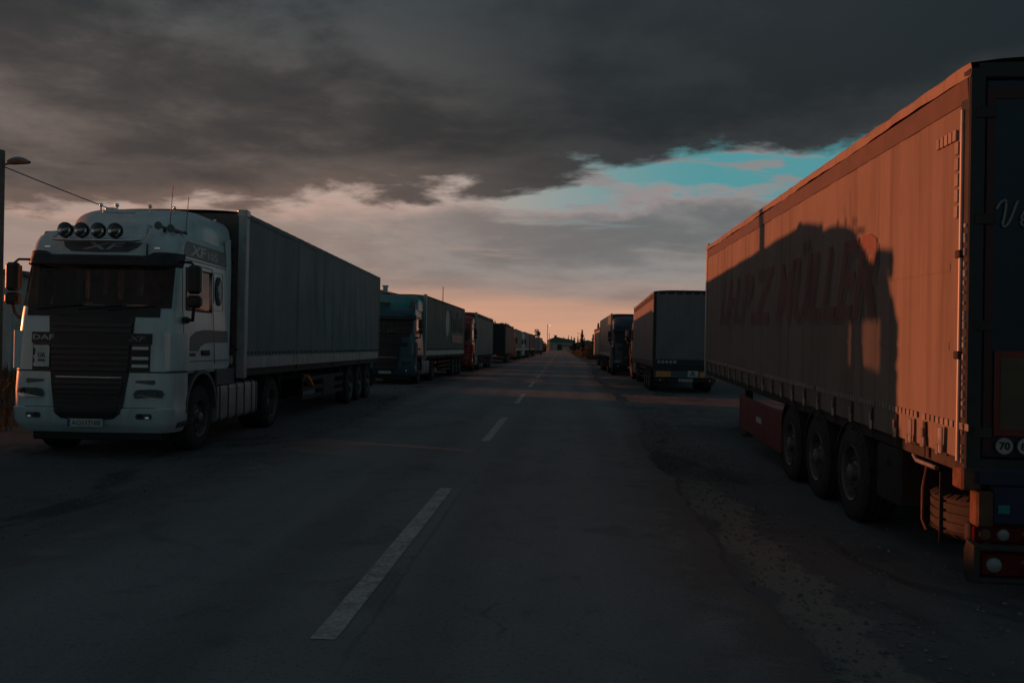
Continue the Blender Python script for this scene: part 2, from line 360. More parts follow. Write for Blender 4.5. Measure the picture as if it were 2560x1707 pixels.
# ------------------------------------------------------------------ mesh builder
class MB:
    def __init__(s): s.v = []; s.f = []; s.post = None
    def add(s, vs, fs):
        o = len(s.v); s.v += [tuple(p) for p in vs]; s.f += [tuple(i+o for i in f) for f in fs]; return s
    def box(s, x0, x1, y0, y1, z0, z1, c=0.0):
        """box, with all edges chamfered by c"""
        if c <= 0:
            vs = [(x, y, z) for x in (x0, x1) for y in (y0, y1) for z in (z0, z1)]
            return s.add(vs, [(0, 1, 3, 2), (4, 6, 7, 5), (0, 4, 5, 1), (2, 3, 7, 6), (0, 2, 6, 4), (1, 5, 7, 3)])
        c = min(c, .49*abs(x1-x0), .49*abs(y1-y0), .49*abs(z1-z0))
        X, Y, Z = (x0, x1), (y0, y1), (z0, z1); vs = []; ix = {}
        sg = (1, -1)
        for i in (0, 1):
            for j in (0, 1):
                for k in (0, 1):
                    for a in range(3):
                        p = [X[i]+sg[i]*c, Y[j]+sg[j]*c, Z[k]+sg[k]*c]
                        p[a] = (X[i], Y[j], Z[k])[a]
                        ix[i, j, k, a] = len(vs); vs.append(p)
        fs = []
        for i in (0, 1):
            q = [ix[i, 0, 0, 0], ix[i, 1, 0, 0], ix[i, 1, 1, 0], ix[i, 0, 1, 0]]; fs.append(q if i else q[::-1])
            q = [ix[0, i, 0, 1], ix[1, i, 0, 1], ix[1, i, 1, 1], ix[0, i, 1, 1]]; fs.append(q[::-1] if i else q)
            q = [ix[0, 0, i, 2], ix[1, 0, i, 2], ix[1, 1, i, 2], ix[0, 1, i, 2]]; fs.append(q if i else q[::-1])
        for i in (0, 1):
            for j in (0, 1):
                for (a, b, e) in ((0, 1, 2), (0, 2, 1), (1, 2, 0)):
                    def I(u, v, w, ax):
                        d = {a: u, b: v, e: w}; return ix[d[0], d[1], d[2], ax]
                    q = [I(i, j, 0, a), I(i, j, 1, a), I(i, j, 1, b), I(i, j, 0, b)]
                    par = (i+j) % 2 == 0
                    if (a, b) == (0, 2): par = not par
                    fs.append(q[::-1] if par else q)
        for i in (0, 1):
            for j in (0, 1):
                for k in (0, 1):
                    q = [ix[i, j, k, 0], ix[i, j, k, 1], ix[i, j, k, 2]]
                    fs.append(q if (i+j+k) % 2 else q[::-1])
        return s.add(vs, fs)
    def prism(s, pts, ax, a0, a1):
        """polygon pts (2D) extruded along axis ax from a0 to a1; a0/a1 may be functions of the point"""
        n = len(pts)
        def P(p, a):
            a = a(p) if callable(a) else a
            return {0: (a, p[0], p[1]), 1: (p[0], a, p[1]), 2: (p[0], p[1], a)}[ax]
        vs = [P(p, a0) for p in pts] + [P(p, a1) for p in pts]
        fs = [tuple(range(n))[::-1], tuple(range(n, 2*n))] + [(i, (i+1) % n, n+(i+1) % n, n+i) for i in range(n)]
        return s.add(vs, fs)
    def lathe(s, prof, c, ax, n=24, caps=True):
        """profile [(along, radius)] about axis ax through c"""
        a, b = [(1, 2), (2, 0), (0, 1)][ax]; vs = []
        for (t, r) in prof:
            for i in range(n):
                th = 2*pi*i/n; p = [c[0], c[1], c[2]]
                p[ax] += t; p[a] += r*cos(th); p[b] += r*sin(th); vs.append(p)
        fs = []
        for k in range(len(prof)-1):
            for i in range(n):
                j = (i+1) % n; fs.append((k*n+i, k*n+j, (k+1)*n+j, (k+1)*n+i))
        if caps:
            fs.append(tuple(range(n))[::-1]); fs.append(tuple((len(prof)-1)*n+i for i in range(n)))
        return s.add(vs, fs)
    def tube(s, path, r, n=8, r1=None):
        path = [Vector(p) for p in path]; vs = []; m = len(path)
        for k, p in enumerate(path):
            d = (path[min(k+1, m-1)] - path[max(k-1, 0)]).normalized()
            a = d.cross(Vector((0, 0, 1)));
            if a.length < .05: a = d.cross(Vector((1, 0, 0)))
            a.normalize(); b = d.cross(a)
            rr_ = r if r1 is None else r + (r1-r)*k/(m-1)
            for i in range(n): vs.append(p + a*rr_*cos(2*pi*i/n) + b*rr_*sin(2*pi*i/n))
        fs = [(k*n+i, k*n+(i+1) % n, (k+1)*n+(i+1) % n, (k+1)*n+i) for k in range(m-1) for i in range(n)]
        fs += [tuple(range(n))[::-1], tuple((m-1)*n+i for i in range(n))]
        return s.add(vs, fs)
    def grid(s, pf, nu, nv):
        vs = [pf(i/nu, j/nv) for i in range(nu+1) for j in range(nv+1)]
        fs = [(i*(nv+1)+j, (i+1)*(nv+1)+j, (i+1)*(nv+1)+j+1, i*(nv+1)+j+1) for i in range(nu) for j in range(nv)]
        return s.add(vs, fs)
    def mesh(s, name, mat, smooth=False):
        me = bpy.data.meshes.new(name)
        vs = s.v if s.post is None else [s.post(p) for p in s.v]
        me.from_pydata(vs, [], s.f)
        me.materials.append(mat)
        import bmesh as bm_
        b = bm_.new(); b.from_mesh(me); bm_.ops.recalc_face_normals(b, faces=b.faces); b.to_mesh(me); b.free()
        if smooth:
            me.shade_smooth()
            try: me.set_sharp_from_angle(angle=math.radians(38))
            except Exception: pass
        me.update()
        return me
    def build(s, name, mat, parent=None, smooth=False, label=None, loc=None):
        o = bpy.data.objects.new(name, s.mesh(name, mat, smooth)); COL.objects.link(o)
        if parent is not None: o.parent = parent
        if label: o['label'] = label
        if loc: o.location = loc
        return o

POST = [None]
def B():
    m = MB(); m.post = POST[0]; return m
def link(name, me, parent=None, loc=(0, 0, 0), rot=None):
    o = bpy.data.objects.new(name, me); COL.objects.link(o); o.parent = parent; o.location = loc
    if rot: o.rotation_euler = rot
    return o
def tag(o, label, cat, group=None):
    o['label'] = label; o['category'] = cat
    if group: o['group'] = group
    return o
def thing(name, label, cat, loc=(0, 0, 0), rz=0.0, group=None):
    o = bpy.data.objects.new(name, None); COL.objects.link(o)
    o.empty_display_size = .2; o.location = loc; o.rotation_euler = (0, 0, rz)
    return tag(o, label, cat, group)
def struct(o): o['kind'] = 'structure'; return o
def stuff(o): o['kind'] = 'stuff'; return o

def text_geo(body, size, shear=0.0, space=1.0, bold=0.0):
    cu = bpy.data.curves.new('t', 'FONT'); cu.body = body; cu.size = size; cu.shear = shear
    cu.space_character = space; cu.offset = bold; cu.resolution_u = 2
    ob = bpy.data.objects.new('t', cu); COL.objects.link(ob)
    dg = bpy.context.evaluated_depsgraph_get(); dg.update()
    me = bpy.data.meshes.new_from_object(ob.evaluated_get(dg))
    vs = [v.co.copy() for v in me.vertices]; fs = [tuple(p.vertices) for p in me.polygons]
    bpy.data.objects.remove(ob); bpy.data.curves.remove(cu); bpy.data.meshes.remove(me)
    return vs, fs
def lay(parent, name, mat, body, y0, z0, w, h, shear, bold, fold, proud):
    """flat print: the glyphs are cut fine and laid on the folds of the curtain"""
    import bmesh as bm_
    vs, fs = text_geo(body, 1.0, shear, 1.0, bold)
    xa = min(v.x for v in vs); xb = max(v.x for v in vs); ya = min(v.y for v in vs); yb_ = max(v.y for v in vs)
    bm = bm_.new(); bv = [bm.verts.new((0, y0+(v.x-xa)/(xb-xa)*w, z0+(v.y-ya)/(yb_-ya)*h)) for v in vs]
    for f in fs:
        try: bm.faces.new([bv[i] for i in f])
        except ValueError: pass
    bm_.ops.triangulate(bm, faces=bm.faces)
    for _ in range(4):
        es = [e for e in bm.edges if e.calc_length() > .09]
        if not es: break
        bm_.ops.subdivide_edges(bm, edges=es, cuts=1); bm_.ops.triangulate(bm, faces=bm.faces)
    m = B()
    bm.verts.index_update()
    m.v = [(1.245+fold(v.co.y, (v.co.z-1.04)/2.63, 1)+proud, v.co.y, v.co.z) for v in bm.verts]
    m.f = [tuple(v.index for v in f.verts) for f in bm.faces]; bm.free()
    return m.build(name, mat, parent, True)
def text(parent, name, mat, body, org, right, up, width=None, height=None, shear=0., bold=0., proud=.004, surf=None):
    """lettering laid on a surface: org = lower left corner, right/up unit vectors; surf(p)->p bends it onto the panel"""
    vs, fs = text_geo(body, 1.0, shear, 1.0, bold)
    x0 = min(v.x for v in vs); x1 = max(v.x for v in vs); y0 = min(v.y for v in vs); y1 = max(v.y for v in vs)
    sx = width/(x1-x0) if width else None; sy = height/(y1-y0) if height else None
    sx = sx or sy; sy = sy or sx
    R_, U_, O_ = Vector(right), Vector(up), Vector(org); N_ = R_.cross(U_).normalized()
    m = B(); pts = []
    for v in vs:
        p = O_ + R_*((v.x-x0)*sx) + U_*((v.y-y0)*sy)
        if surf: p = surf(p)
        pts.append(p + N_*proud)
    n = len(pts)
    cnt = {}
    for f in fs:
        for i in range(len(f)):
            e = (f[i], f[(i+1) % len(f)]); cnt[tuple(sorted(e))] = cnt.get(tuple(sorted(e)), []) + [e]
    fs2 = list(fs)
    back = [p - N_*(proud*.8) for p in pts]
    for k, es in cnt.items():
        if len(es) == 1: a, b = es[0]; fs2.append((b, a, a+n, b+n))
    m.add(pts+back, fs2)
    return m.build(name, mat, parent)

# ------------------------------------------------------------------ ground, road
def lerp(a, b, t): return a+(b-a)*t
def smst(x, a, b):
    t = max(0., min(1., (x-a)/(b-a))); return t*t*(3-2*t)
rn = random.Random(3)
_ph = [(rn.uniform(.3, 2.6), rn.uniform(.3, 2.6), rn.uniform(0, 6.28)) for _ in range(14)]
def wob(x, y): return sum(sin(a*x+b*y+c) for a, b, c in _ph)/14
def ground_z(x, y):
    z = -.026 + .012*wob(x, y)
    z -= .035*smst(x, 1.9, 2.8)*(1-smst(y, 14, 24))
    # added grassy bank, out of view on the left, shades the near road
    z += 1.25*math.exp(-((x+13.2)/1.9)**2)*(1-smst(y, 11.5, 15.5))*(1+.12*wob(x*.7, y*.7))
    z += (.46+.12*wob(x*.6, y*.6))*smst(-x, 9.6, 12.2)*smst(y, 10, 15)*(1-smst(y, 300, 400))  # field level raised to cut the low sun passing under the lorries
    if y > 115 and x > 3.6: z += .55*smst(x, 4.0, 10)*smst(y, 118, 135)
    return z
def axis(lim, near, step, grow=1.22):
    a = []; x = 0.0
    while x < near: a.append(x); x += step
    st = step
    while x < lim: a.append(x); st *= grow; x += st
    a.append(lim); return a
xs = axis(2600, 16, .38); xs = sorted({-x for x in xs} | set(xs))
ys = axis(3200, 40, .40); ys = sorted({-y for y in axis(900, 14, .5)} | set(ys))
m = MB(); NX, NY = len(xs), len(ys)
m.v = [(x, y, ground_z(x, y) if abs(x) < 40 else -.03) for x in xs for y in ys]
m.f = [(i*NY+j, (i+1)*NY+j, (i+1)*NY+j+1, i*NY+j+1) for i in range(NX-1) for j in range(NY-1)]
ground = struct(m.build('ground', M_DIRT, None, True))
tag(ground, 'dark compacted dirt and gravel ground of the lorry park', 'ground')

def vn(t, seed):
    i = math.floor(t); f = t-i; f = f*f*(3-2*f)
    h_ = lambda k: (math.sin(k*127.1+seed*311.7)*43758.5453) % 1.0
    return lerp(h_(i), h_(i+1), f)*2-1
def frac(y, seed): return .10*vn(y*.45, seed)+.07*vn(y*1.1, seed+1)+.05*vn(y*2.7, seed+2)+.035*vn(y*6.1, seed+3)+.02*vn(y*13, seed+4)
def edge_l(y): return -4.42 - .75*smst(y, 12, 30) - .55*smst(y, 110, 200) + frac(y, 1)
def edge_r(y): return 1.36 + .55*smst(y, 12, 22) + 1.1*smst(y, 40, 90) + .8*frac(y, 7)
yy = []; y = -25.0
while y < 60: yy.append(y); y += .07
while y < 505: yy.append(y); y += 2.0
EDGE = []
def strip_mesh(fl, fr, ylist, z0, z1, n):
    m = MB()
    for y in ylist:
        a, b = fl(y), fr(y)
        m.v.append((a-.10, y, z0))
        offs = [0, .12, .28, .5, .85, 1.3]
        cols = [a+o for o in offs]+[lerp(a+1.3, b-1.3, (i+1)/(n+1)) for i in range(n)]+[b-o for o in offs[::-1]]
        for x in cols: m.v.append((x, y, z1))
        m.v.append((b+.10, y, z0))
        EDGE.extend([0]+[min(x-a, b-x) for x in cols]+[0])
    w = n+14
    m.f = [(j*w+i, j*w+i+1, (j+1)*w+i+1, (j+1)*w+i) for j in range(len(ylist)-1) for i in range(w-1)]
    return m
road = struct(strip_mesh(edge_l, edge_r, yy, -.05, 0.0, 6).build('road', M_ASPH))
at = road.data.attributes.new('edge', 'FLOAT', 'POINT'); at.data.foreach_set('value', EDGE)
tag(road, 'two lane grey asphalt road running straight between the parked lorries', 'road')
# the crossing yard at the far end of the road
m = MB(); m.box(-60, 90, 470, 500, -.3, -.012)
struct(m.build('yard', M_PATCH)); tag(bpy.data.objects['yard'], 'asphalt yard in front of the hall at the road end', 'yard')
# dashed centre line
dash = None
for i in range(30):
    y0 = 4.59 + 9.87*i if i < 12 else 4.59+9.87*i
    L = 5.0
    if y0 > 290: break
    cx = -1.322 + .0008*y0
    w0 = .075
    m = MB(); n = 20
    for j in range(n+1):
        y = y0 + L*j/n
        e = .003*vn(y*9, 3)
        m.v += [(cx-w0+e, y, .004), (cx+w0+.003*vn(y*8, 5), y, .004)]
    m.f = [(2*j, 2*j+1, 2*j+3, 2*j+2) for j in range(n)]
    m.build('lane_dash', M_PAINT, road)
# loose stones on the verges
def stones(name, label, n, fx, rmin, rmax, mat, seed):
    R_ = random.Random(seed); m = MB()
    for _ in range(n):
        x, y = fx(R_); r = rmin + (rmax-rmin)*R_.random()**3
        z = ground_z(x, y) + r*.2; a = R_.random()*6.28
        vs = []
        for (ux, uy, uz) in ((1, 0, 0), (-.5, .87, 0), (-.5, -.87, 0), (0, 0, .8), (.2, .1, -.6)):
            k = r*R_.uniform(.7, 1.2)
            vs.append((x+k*(ux*cos(a)-uy*sin(a)), y+k*(ux*sin(a)+uy*cos(a)), z+k*uz))
        m.add(vs, [(0, 1, 3), (1, 2, 3), (2, 0, 3), (1, 0, 4), (2, 1, 4), (0, 2, 4)])
    o = stuff(m.build(name, mat)); return tag(o, label, 'stones')
stones('verge_stones', 'loose stones and grit scattered on the right verge', 9000,
       lambda R_: (1.25+abs(R_.gauss(0, 1.0)), 2.5+28*R_.random()**1.5), .003, .026, M_STONE, 5)
stones('lot_stones', 'loose stones and grit on the dirt below the left lorries', 6500,
       lambda R_: (-4.15-abs(R_.gauss(0, 1.5)), 4+32*R_.random()**1.4), .003, .026, M_STONE, 6)

def grass(name, label, n, fx, h0, h1, mat, seed, w=.012):
    R_ = random.Random(seed); m = MB()
    for _ in range(n):
        x, y = fx(R_); z = ground_z(x, y) if abs(x) < 40 else -.03
        h = R_.uniform(h0, h1); a = R_.random()*6.28; l = h*R_.uniform(.1, .6); ww = w*R_.uniform(.6, 1.5)
        dx_, dy_ = cos(a), sin(a)
        m.add([(x-dy_*ww, y+dx_*ww, z-.02), (x+dy_*ww, y-dx_*ww, z-.02),
               (x+dx_*l*.4+dy_*ww*.7, y+dy_*l*.4-dx_*ww*.7, z+h*.6), (x+dx_*l*.4-dy_*ww*.7, y+dy_*l*.4+dx_*ww*.7, z+h*.6),
               (x+dx_*l, y+dy_*l, z+h)], [(0, 1, 2, 3), (3, 2, 4)])
    o = stuff(m.build(name, mat)); return tag(o, label, 'grass')
grass('field_grass', 'dry brown grass on the field behind the white cab', 16000,
      lambda R_: (-9.8-abs(R_.gauss(0, 5)), R_.uniform(14, 44)), .10, .42, M_GRASS, 11)
grass('added_bank_grass', 'dry grass along the unseen bank added to block the low sun', 7000,
      lambda R_: (-13.2+R_.gauss(0, 1.3), R_.uniform(-14, 14.5)), .06, .28, M_GRASS, 12)
def fx_v(R_):
    y = 122 + 130*R_.random()**1.4
    return (3.9 - .006*(y-120) + abs(R_.gauss(0, 5.0)) + .03*max(0, 160-y)*R_.random(), y)
grass('verge_grass', 'tall dry orange grass on the verge right of the far road', 12000, fx_v, .3, 1.15, M_GRASS, 13, .03)

# ------------------------------------------------------------------ wheels (meshes shared by every vehicle)
def tyre_mesh(w, name):
    h = w/2; m = MB(); pr = [(-h*.93, .285), (-h, .36), (-h*.97, .44), (-h*.86, .485), (-h*.78, .497)]
    for k in (-.5, -.17, .17, .5):
        c = k*h*1.3
        pr += [(c-.012, .5), (c-.008, .482), (c+.008, .482), (c+.012, .5)]
    pr += [(h*.78, .497), (h*.86, .485), (h*.97, .44), (h, .36), (h*.93, .285)]
    m.lathe(pr, (0, 0, 0), 0, 36, False)
    for sgn in (-1, 1):                                     # tread blocks on the shoulders
        for i in range(36):
            a = 2*pi*(i+.5)/36; da = .055
            vs = []
            for (aa, rr_, xx) in ((a-da, .494, h*.80), (a+da, .494, h*.80), (a+da, .450, h*.985), (a-da, .450, h*.985)):
                vs.append((sgn*xx, rr_*cos(aa), rr_*sin(aa)))
            for (aa, rr_, xx) in ((a-da, .506, h*.82), (a+da, .506, h*.82), (a+da, .452, h*1.012), (a-da, .452, h*1.012)):
                vs.append((sgn*xx, rr_*cos(aa), rr_*sin(aa)))
            m.add(vs, [(4, 5, 6, 7), (0, 1, 5, 4), (1, 2, 6, 5), (2, 3, 7, 6), (3, 0, 4, 7)])
    return m.mesh(name, M_RUB, True)
def rim_mesh(dish):
    m = MB(); n = 40
    pr = [(.135, .292), (.150, .288), (.140, .272), (.05, .262)]
    m.lathe(pr, (0, 0, 0), 0, n, False)
    x0, x1 = (.05, .075) if not dish else (-.05, -.07)
    ring = []
    for (x, r) in ((.05, .262), (x0, .245), (x1, .185), (x1+.005, .135)):
        ring.append([(x, r*cos(2*pi*i/n), r*sin(2*pi*i/n)) for i in range(n)])
    for k in range(3):
        vs = ring[k]+ring[k+1]
        fs = [(i, (i+1) % n, n+(i+1) % n, n+i) for i in range(n) if not (k == 1 and i % 4 in (1, 2))]
        m.add(vs, fs)
    return m.mesh('rim', M_RIM, True)
def hub_mesh():
    m = MB(); m.lathe([(.0, .138), (.09, .130), (.10, .09), (.15, .085), (.165, .06), (.17, .001)], (0, 0, 0), 0, 20)
    for i in range(10):
        a = 2*pi*i/10; m.lathe([(.07, .016), (.115, .014)], (0, .155*cos(a), .155*sin(a)), 0, 6)
    return m.mesh('hub', M_RIM, True)
def well_mesh():
    m = MB(); m.lathe([(-.10, .285), (-.02, .28)], (0, 0, 0), 0, 24); return m.mesh('brake_drum', M_DARKRIM, True)
ME_T1, ME_T2 = tyre_mesh(.34, 'wheel'), tyre_mesh(.60, 'wheel')
ME_R0, ME_R1, ME_HUB, ME_WELL = rim_mesh(0), rim_mesh(1), hub_mesh(), well_mesh()
def wheel(parent, x, y, z, wide=False, dish=False, detail=True):
    s = 1 if x > 0 else -1; h = .30 if wide else .17
    o = link('wheel', ME_T2 if wide else ME_T1, parent, (x-s*h, y, z), (random.uniform(0, 6), 0, 0 if s > 0 else pi))
    off = h-.15
    a = link('rim', ME_R1 if dish else ME_R0, o, (off, 0, 0))
    link('brake_drum', ME_WELL, o, (off, 0, 0))
    if detail: link('hub', ME_HUB, o, (off-(.10 if dish else 0), 0, 0))
    return o

# ------------------------------------------------------------------ semi-trailer
def trailer(label, loc, rz, L=13.6, group=None, side='curtain', tarp_m=None, roof_m=None, front_m=None, rear='doors',
            rear_m=None, slope=0.0, dzr=0.0, wheel_z=0.0, axles=None, detail=2, boards=(), folds=None, deflate=True,
            skirt=None, legs=False, valance=None, board_m=None, HT=4.0, guard=True):
    T = thing('semi_trailer', label, 'trailer', loc, rz, group)
    W = 1.25
    POST[0] = (lambda p: (p[0], p[1], p[2] + dzr + (L-p[1])*slope)) if (slope or dzr) else None
    axles = axles or (L-4.55, L-3.24, L-1.93)
    zb = 1.19 if side == 'boards' else 1.02          # lower edge of the body
    rm = roof_m or tarp_m
    # chassis
    b = B()
    for s in (-1, 1): b.box(s*.45-.06, s*.45+.06, .25, L-.15, .78, 1.08)
    for i in range(12): y = .5+(L-1.2)*i/11; b.box(-1.1, 1.1, y-.04, y+.04, .95, 1.06)
    b.build('chassis', M_CHAS, T)
    b = B(); b.box(-W+.03, W-.03, .06, L-.06, zb-.1+.09, zb+.06); b.build('floor', M_CHAS, T)
    # roof with a slight crown, sagging between the bows
    def rf(u, v):
        x = lerp(-W-.012, W+.012, u); y = lerp(-.01, L+.01, v)
        return (x, y, HT-.005 - .05*abs(x/W)**4 - .012*(.5-.5*cos(2*pi*v*9)) )
    b = B(); b.grid(rf, 12, 54); b.build('roof', rm, T, True)
    for s in (-1, 1):                                   # rolled roof edge
        def re(u, v, s=s):
            y = lerp(-.012, L+.012, u); z = lerp(HT-.055, HT-.145, v)
            return (s*(W+.012+.010*sin(y*3.1)*sin(v*3)+.006*sin(y*11+v)), y, z+.010*sin(y*2.2)*v)
        b = B(); b.grid(re, 90, 4); b.build('roof_edge', rm, T, True)
    # walls
    b = B(); b.box(-W+.02, W-.02, 0, .06, zb-.02, HT-.06, .01); fw = b.build('front_wall', front_m or tarp_m, T)
    b = B()
    for x in (-.62, 0, .62): b.box(x-.03, x+.03, -.022, .0, zb+.1, HT-.2)
    b.build('rib', front_m or tarp_m, fw)
    for s in (-1, 1):
        b = B(); b.box(s*(W-.06)-.075, s*(W-.06)+.075, -.03, .13, zb-.16, HT-.09, .012); b.build('corner_post', M_ALUB, T)
        b = B(); b.box(s*(W-.07)-.09, s*(W-.07)+.09, -.035, .16, HT-.13, HT+.004, .02); b.build('corner_cap', M_ALU, T)
    for s in (-1, 1):
        if side == 'curtain':
            z0, z1 = zb+.02, HT-.33
            xoff = W-.005
        else:
            z0, z1 = 1.43, HT-.10
            xoff = W-.002
        def cf(u, v, s=s, z0=z0, z1=z1, xoff=xoff):
            y = lerp(.10, L-.10, u); z = lerp(z0, z1, v)
            d = folds(y, (z-z0)/(z1-z0), s) if folds else .006*sin(y*9.2+sin(y*2))+.004*sin(y*23+1)
            return (s*(xoff+d), y, z)
        b = B(); b.grid(cf, 170 if detail > 1 else 60, 14 if detail > 1 else 6)
        b.build('curtain' if side == 'curtain' else 'tarpaulin', tarp_m, T, True)
        if side == 'curtain':
            b = B(); b.prism([(s*(W-.03), HT-.34), (s*(W+.004), HT-.33), (s*(W+.012), HT-.16), (s*(W-.03), HT-.15)], 1, .02, L-.02)
            b.build('curtain_rail', valance or M_CHAS, T)
            b = B(); b.box(s*(W-.06)-.03, s*(W-.06)+.03, .05, L-.05, zb-.09, zb+.0, .006); b.build('side_rail', M_CHAS, T)
        else:
            ys_ = [.12]+[v for v in boards]+[L-.05]
            for a, c in zip(ys_[:-1], ys_[1:]):
                b = B(); b.box(s*(W-.02)-.016, s*(W-.02)+.016, a+.02, c-.02, 1.195, 1.425, .006)
                for zz_ in (1.27, 1.35): b.box(s*(W-.004)-.004, s*(W-.004)+.004, a+.03, c-.03, zz_-.006, zz_+.006)
                b.build('side_board', board_m or M_ALUB, T)
            for v in boards:
                b = B(); b.box(s*(W-.03)-.03, s*(W-.03)+.025, v-.018, v+.018, 1.12, 1.46, .004); b.build('side_post', M_CHAS, T)
            if detail > 1:
                b = B(); n = int(L/.21)
                for i in range(n):
                    y = .2+i*.21; b.box(s*(W+.004)-.008, s*(W+.004)+.010, y-.016, y+.016, 1.455, 1.505)
                stuff(b.build('lacing_hooks', M_BLACK, T))
            b = B(); b.box(s*(W-.06)-.03, s*(W-.06)+.03, .05, L-.05, 1.06, 1.19, .006); b.build('side_rail', M_CHAS, T)
        # straps and tape
        if side == 'curtain' and detail > 1:
            n = int(L/.62)
            for i in range(n):
                y = .4+i*.62
                b = B(); b.box(s*(W+.012)-.004, s*(W+.012)+.004, y-.022, y+.022, zb-.07, zb+.22)
                st = b.build('strap', M_BLACK, T)
                b = B(); b.box(s*(W+.024)-.010, s*(W+.024)+.010, y-.028, y+.028, zb+.01, zb+.10, .006)
                b.box(s*(W+.034)-.005, s*(W+.034)+.005, y-.012, y+.012, zb+.05, zb+.17, .003)
                b.build('buckle', M_ALU, st)
            b = B(); n = int(L/.085)
            for i in range(n):
                y = .2+i*.085
                if i % 37 == 36: continue
                b.box(s*(W+.009)-.003, s*(W+.009)+.003, y-.028, y+.028, zb+.235, zb+.285)
            stuff(b.build('reflective_tape', M_TAPE, T))
    # rear
    y = L
    b = B()
    for s in (-1, 1): b.box(s*(W-.05)-.06, s*(W-.05)+.055, y-.14, y+.012, zb-.14, HT-.09, .01)
    b.box(-W+.06, W-.06, y-.12, y+.010, HT-.17, HT-.05, .01); b.box(-W+.06, W-.06, y-.12, y+.010, zb-.16, zb+.03, .01)
    b.build('rear_frame', (M_BLACK if rear != 'tarp' else M_CHAS), T)
    if rear == 'doors':
        for s in (-1, 1):
            b = B(); b.box(*sorted((s*.012, s*(W-.12))), y-.045, y, zb+.04, HT-.18, .01); d = b.build('door', rear_m or M_BLACK, T)
            if detail > 0:
                for k in (.28, .80):
                    b = B(); x = s*k*.95; b.tube([(x, y+.03, zb+.0), (x, y+.03, HT-.15)], .014, 8)
                    for q in (.12, .5, .88): zz_ = lerp(zb, HT-.15, q); b.box(x-.035, x+.035, y, y+.035, zz_-.03, zz_+.03)
                    b.box(x-.02, x+.02, y+.03, y+.05, 1.45, 1.75); b.build('lock_rod', M_CHAS, d)
                for q in (.08, .36, .64, .92):
                    zz_ = lerp(zb, HT-.2, q); b = B(); b.box(s*(W-.11)-.07, s*(W-.11)+.07, y, y+.022, zz_-.04, zz_+.04, .006); b.build('hinge', M_CHAS, d)
    else:
        def tf(u, v): x = lerp(-W+.03, W-.03, u); z = lerp(zb+.28, HT-.09, v); return (x, y+.006+.010*sin(x*7+z)*sin(pi*v)+.006*sin(x*19), z)
        b = B(); b.grid(tf, 40, 20); b.build('rear_tarpaulin', tarp_m, T, True)
        b = B(); b.box(-W+.11, W-.11, y-.05, y+.004, zb+.035, zb+.30, .008); b.build('tailboard', rear_m or M_DBLUE, T)
    # underride bumper with lamps
    b = B(); b.box(-1.18, 1.18, y-.16, y-.08, .42, .56, .012)
    for s in (-1, 1): b.box(s*.62-.05, s*.62+.05, y-.24, y-.14, .45, 1.0)
    bum = b.build('bumper', M_CHAS, T)
    for s in (-1, 1):
        b = B(); b.box(s*.93-.23, s*.93+.23, y-.08, y-.055, .43, .55, .01); tl = b.build('tail_lamp', M_REDL, T)
        for k in (-.14, .02, .15):
            b = B(); b.lathe([(0, .045), (.012, .04), (.018, .02)], (s*(.93+k), y-.055, .49), 1, 14); b.build('lens', (M_RUST if k > .1 else M_REDL if k < 0 else M_GALV), tl, True)
        b = B(); b.box(s*.98-.19, s*.98+.19, y-.62, y-.61, .28, .85); b.build('mudflap', M_BLACK, T)
    # axles, wheels, guards
    POST[0] = None
    for ya in axles:
        b = MB(); b.lathe([(-1.0, .065), (1.0, .065)], (0, ya, .5+wheel_z), 0, 10); b.build('axle', M_CHAS, T)
        for s in (-1, 1): wheel(T, s*1.245, ya, .498+wheel_z)
    POST[0] = (lambda p: (p[0], p[1], p[2] + dzr + (L-p[1])*slope)) if (slope or dzr) else None
    for s in (-1, 1):
        for ya in axles:
            pts = []
            for i in range(9): a = lerp(.22, pi-.22, i/8); pts.append((ya+.57*cos(a), .52+.52*sin(a)))
            for i in range(9): a = lerp(pi-.22, .22, i/8); pts.append((ya+.55*cos(a), .52+.50*sin(a)))
            b = B(); b.prism(pts, 0, *sorted((s*.90, s*1.235))); b.build('mudguard', M_BLACK, T)
    ya0 = axles[0]
    if skirt:
        for s in (-1, 1):
            b = B(); b.box(s*1.20-.02, s*1.20+.02, skirt[0], skirt[1], .20-dzr*.0, .80, .008)
            b.box(s*1.20-.03, s*1.20+.024, skirt[0]-.02, skirt[0]+.03, .19, .81); o = b.build('side_skirt', skirt[2], T)
            b = B(); b.box(s*1.222-.004, s*1.222+.004, lerp(skirt[0], skirt[1], .46), lerp(skirt[0], skirt[1], .58), .47, .56); b.build('reflector_plate', M_SIGN, o)
    elif guard:
        for s in (-1, 1):
            for zz_ in (.42, .62, .84):
                b = B(); b.box(s*1.18-.015, s*1.18+.015, 4.1, ya0-.75, zz_-.05, zz_+.05, .006); b.build('guard_rail', M_CHAS, T)
            for yy_ in (4.3, (4.1+ya0-.75)/2, ya0-.95):
                b = B(); b.box(s*1.14-.02, s*1.14+.02, yy_-.03, yy_+.03, .36, 1.0); b.build('guard_bracket', M_CHAS, T)
    zl = ground_z(loc[0], loc[1]-0) if legs else .32
    for s in (-1, 1):                                    # landing legs
        b = B(); b.box(s*.72-.07, s*.72+.07, 2.55, 2.69, .55, 1.0, .008); lg = b.build('landing_leg', M_CHAS, T)
        zg = (-.03 - dzr - (L-2.6)*slope) if legs else .34
        b = B(); b.box(s*.72-.05, s*.72+.05, 2.57, 2.67, zg+.02, .56); b.box(s*.72-.14, s*.72+.14, 2.5, 2.74, zg, zg+.025); b.build('foot', M_CHAS, lg)
    POST[0] = None
    T['L'] = L
    return T

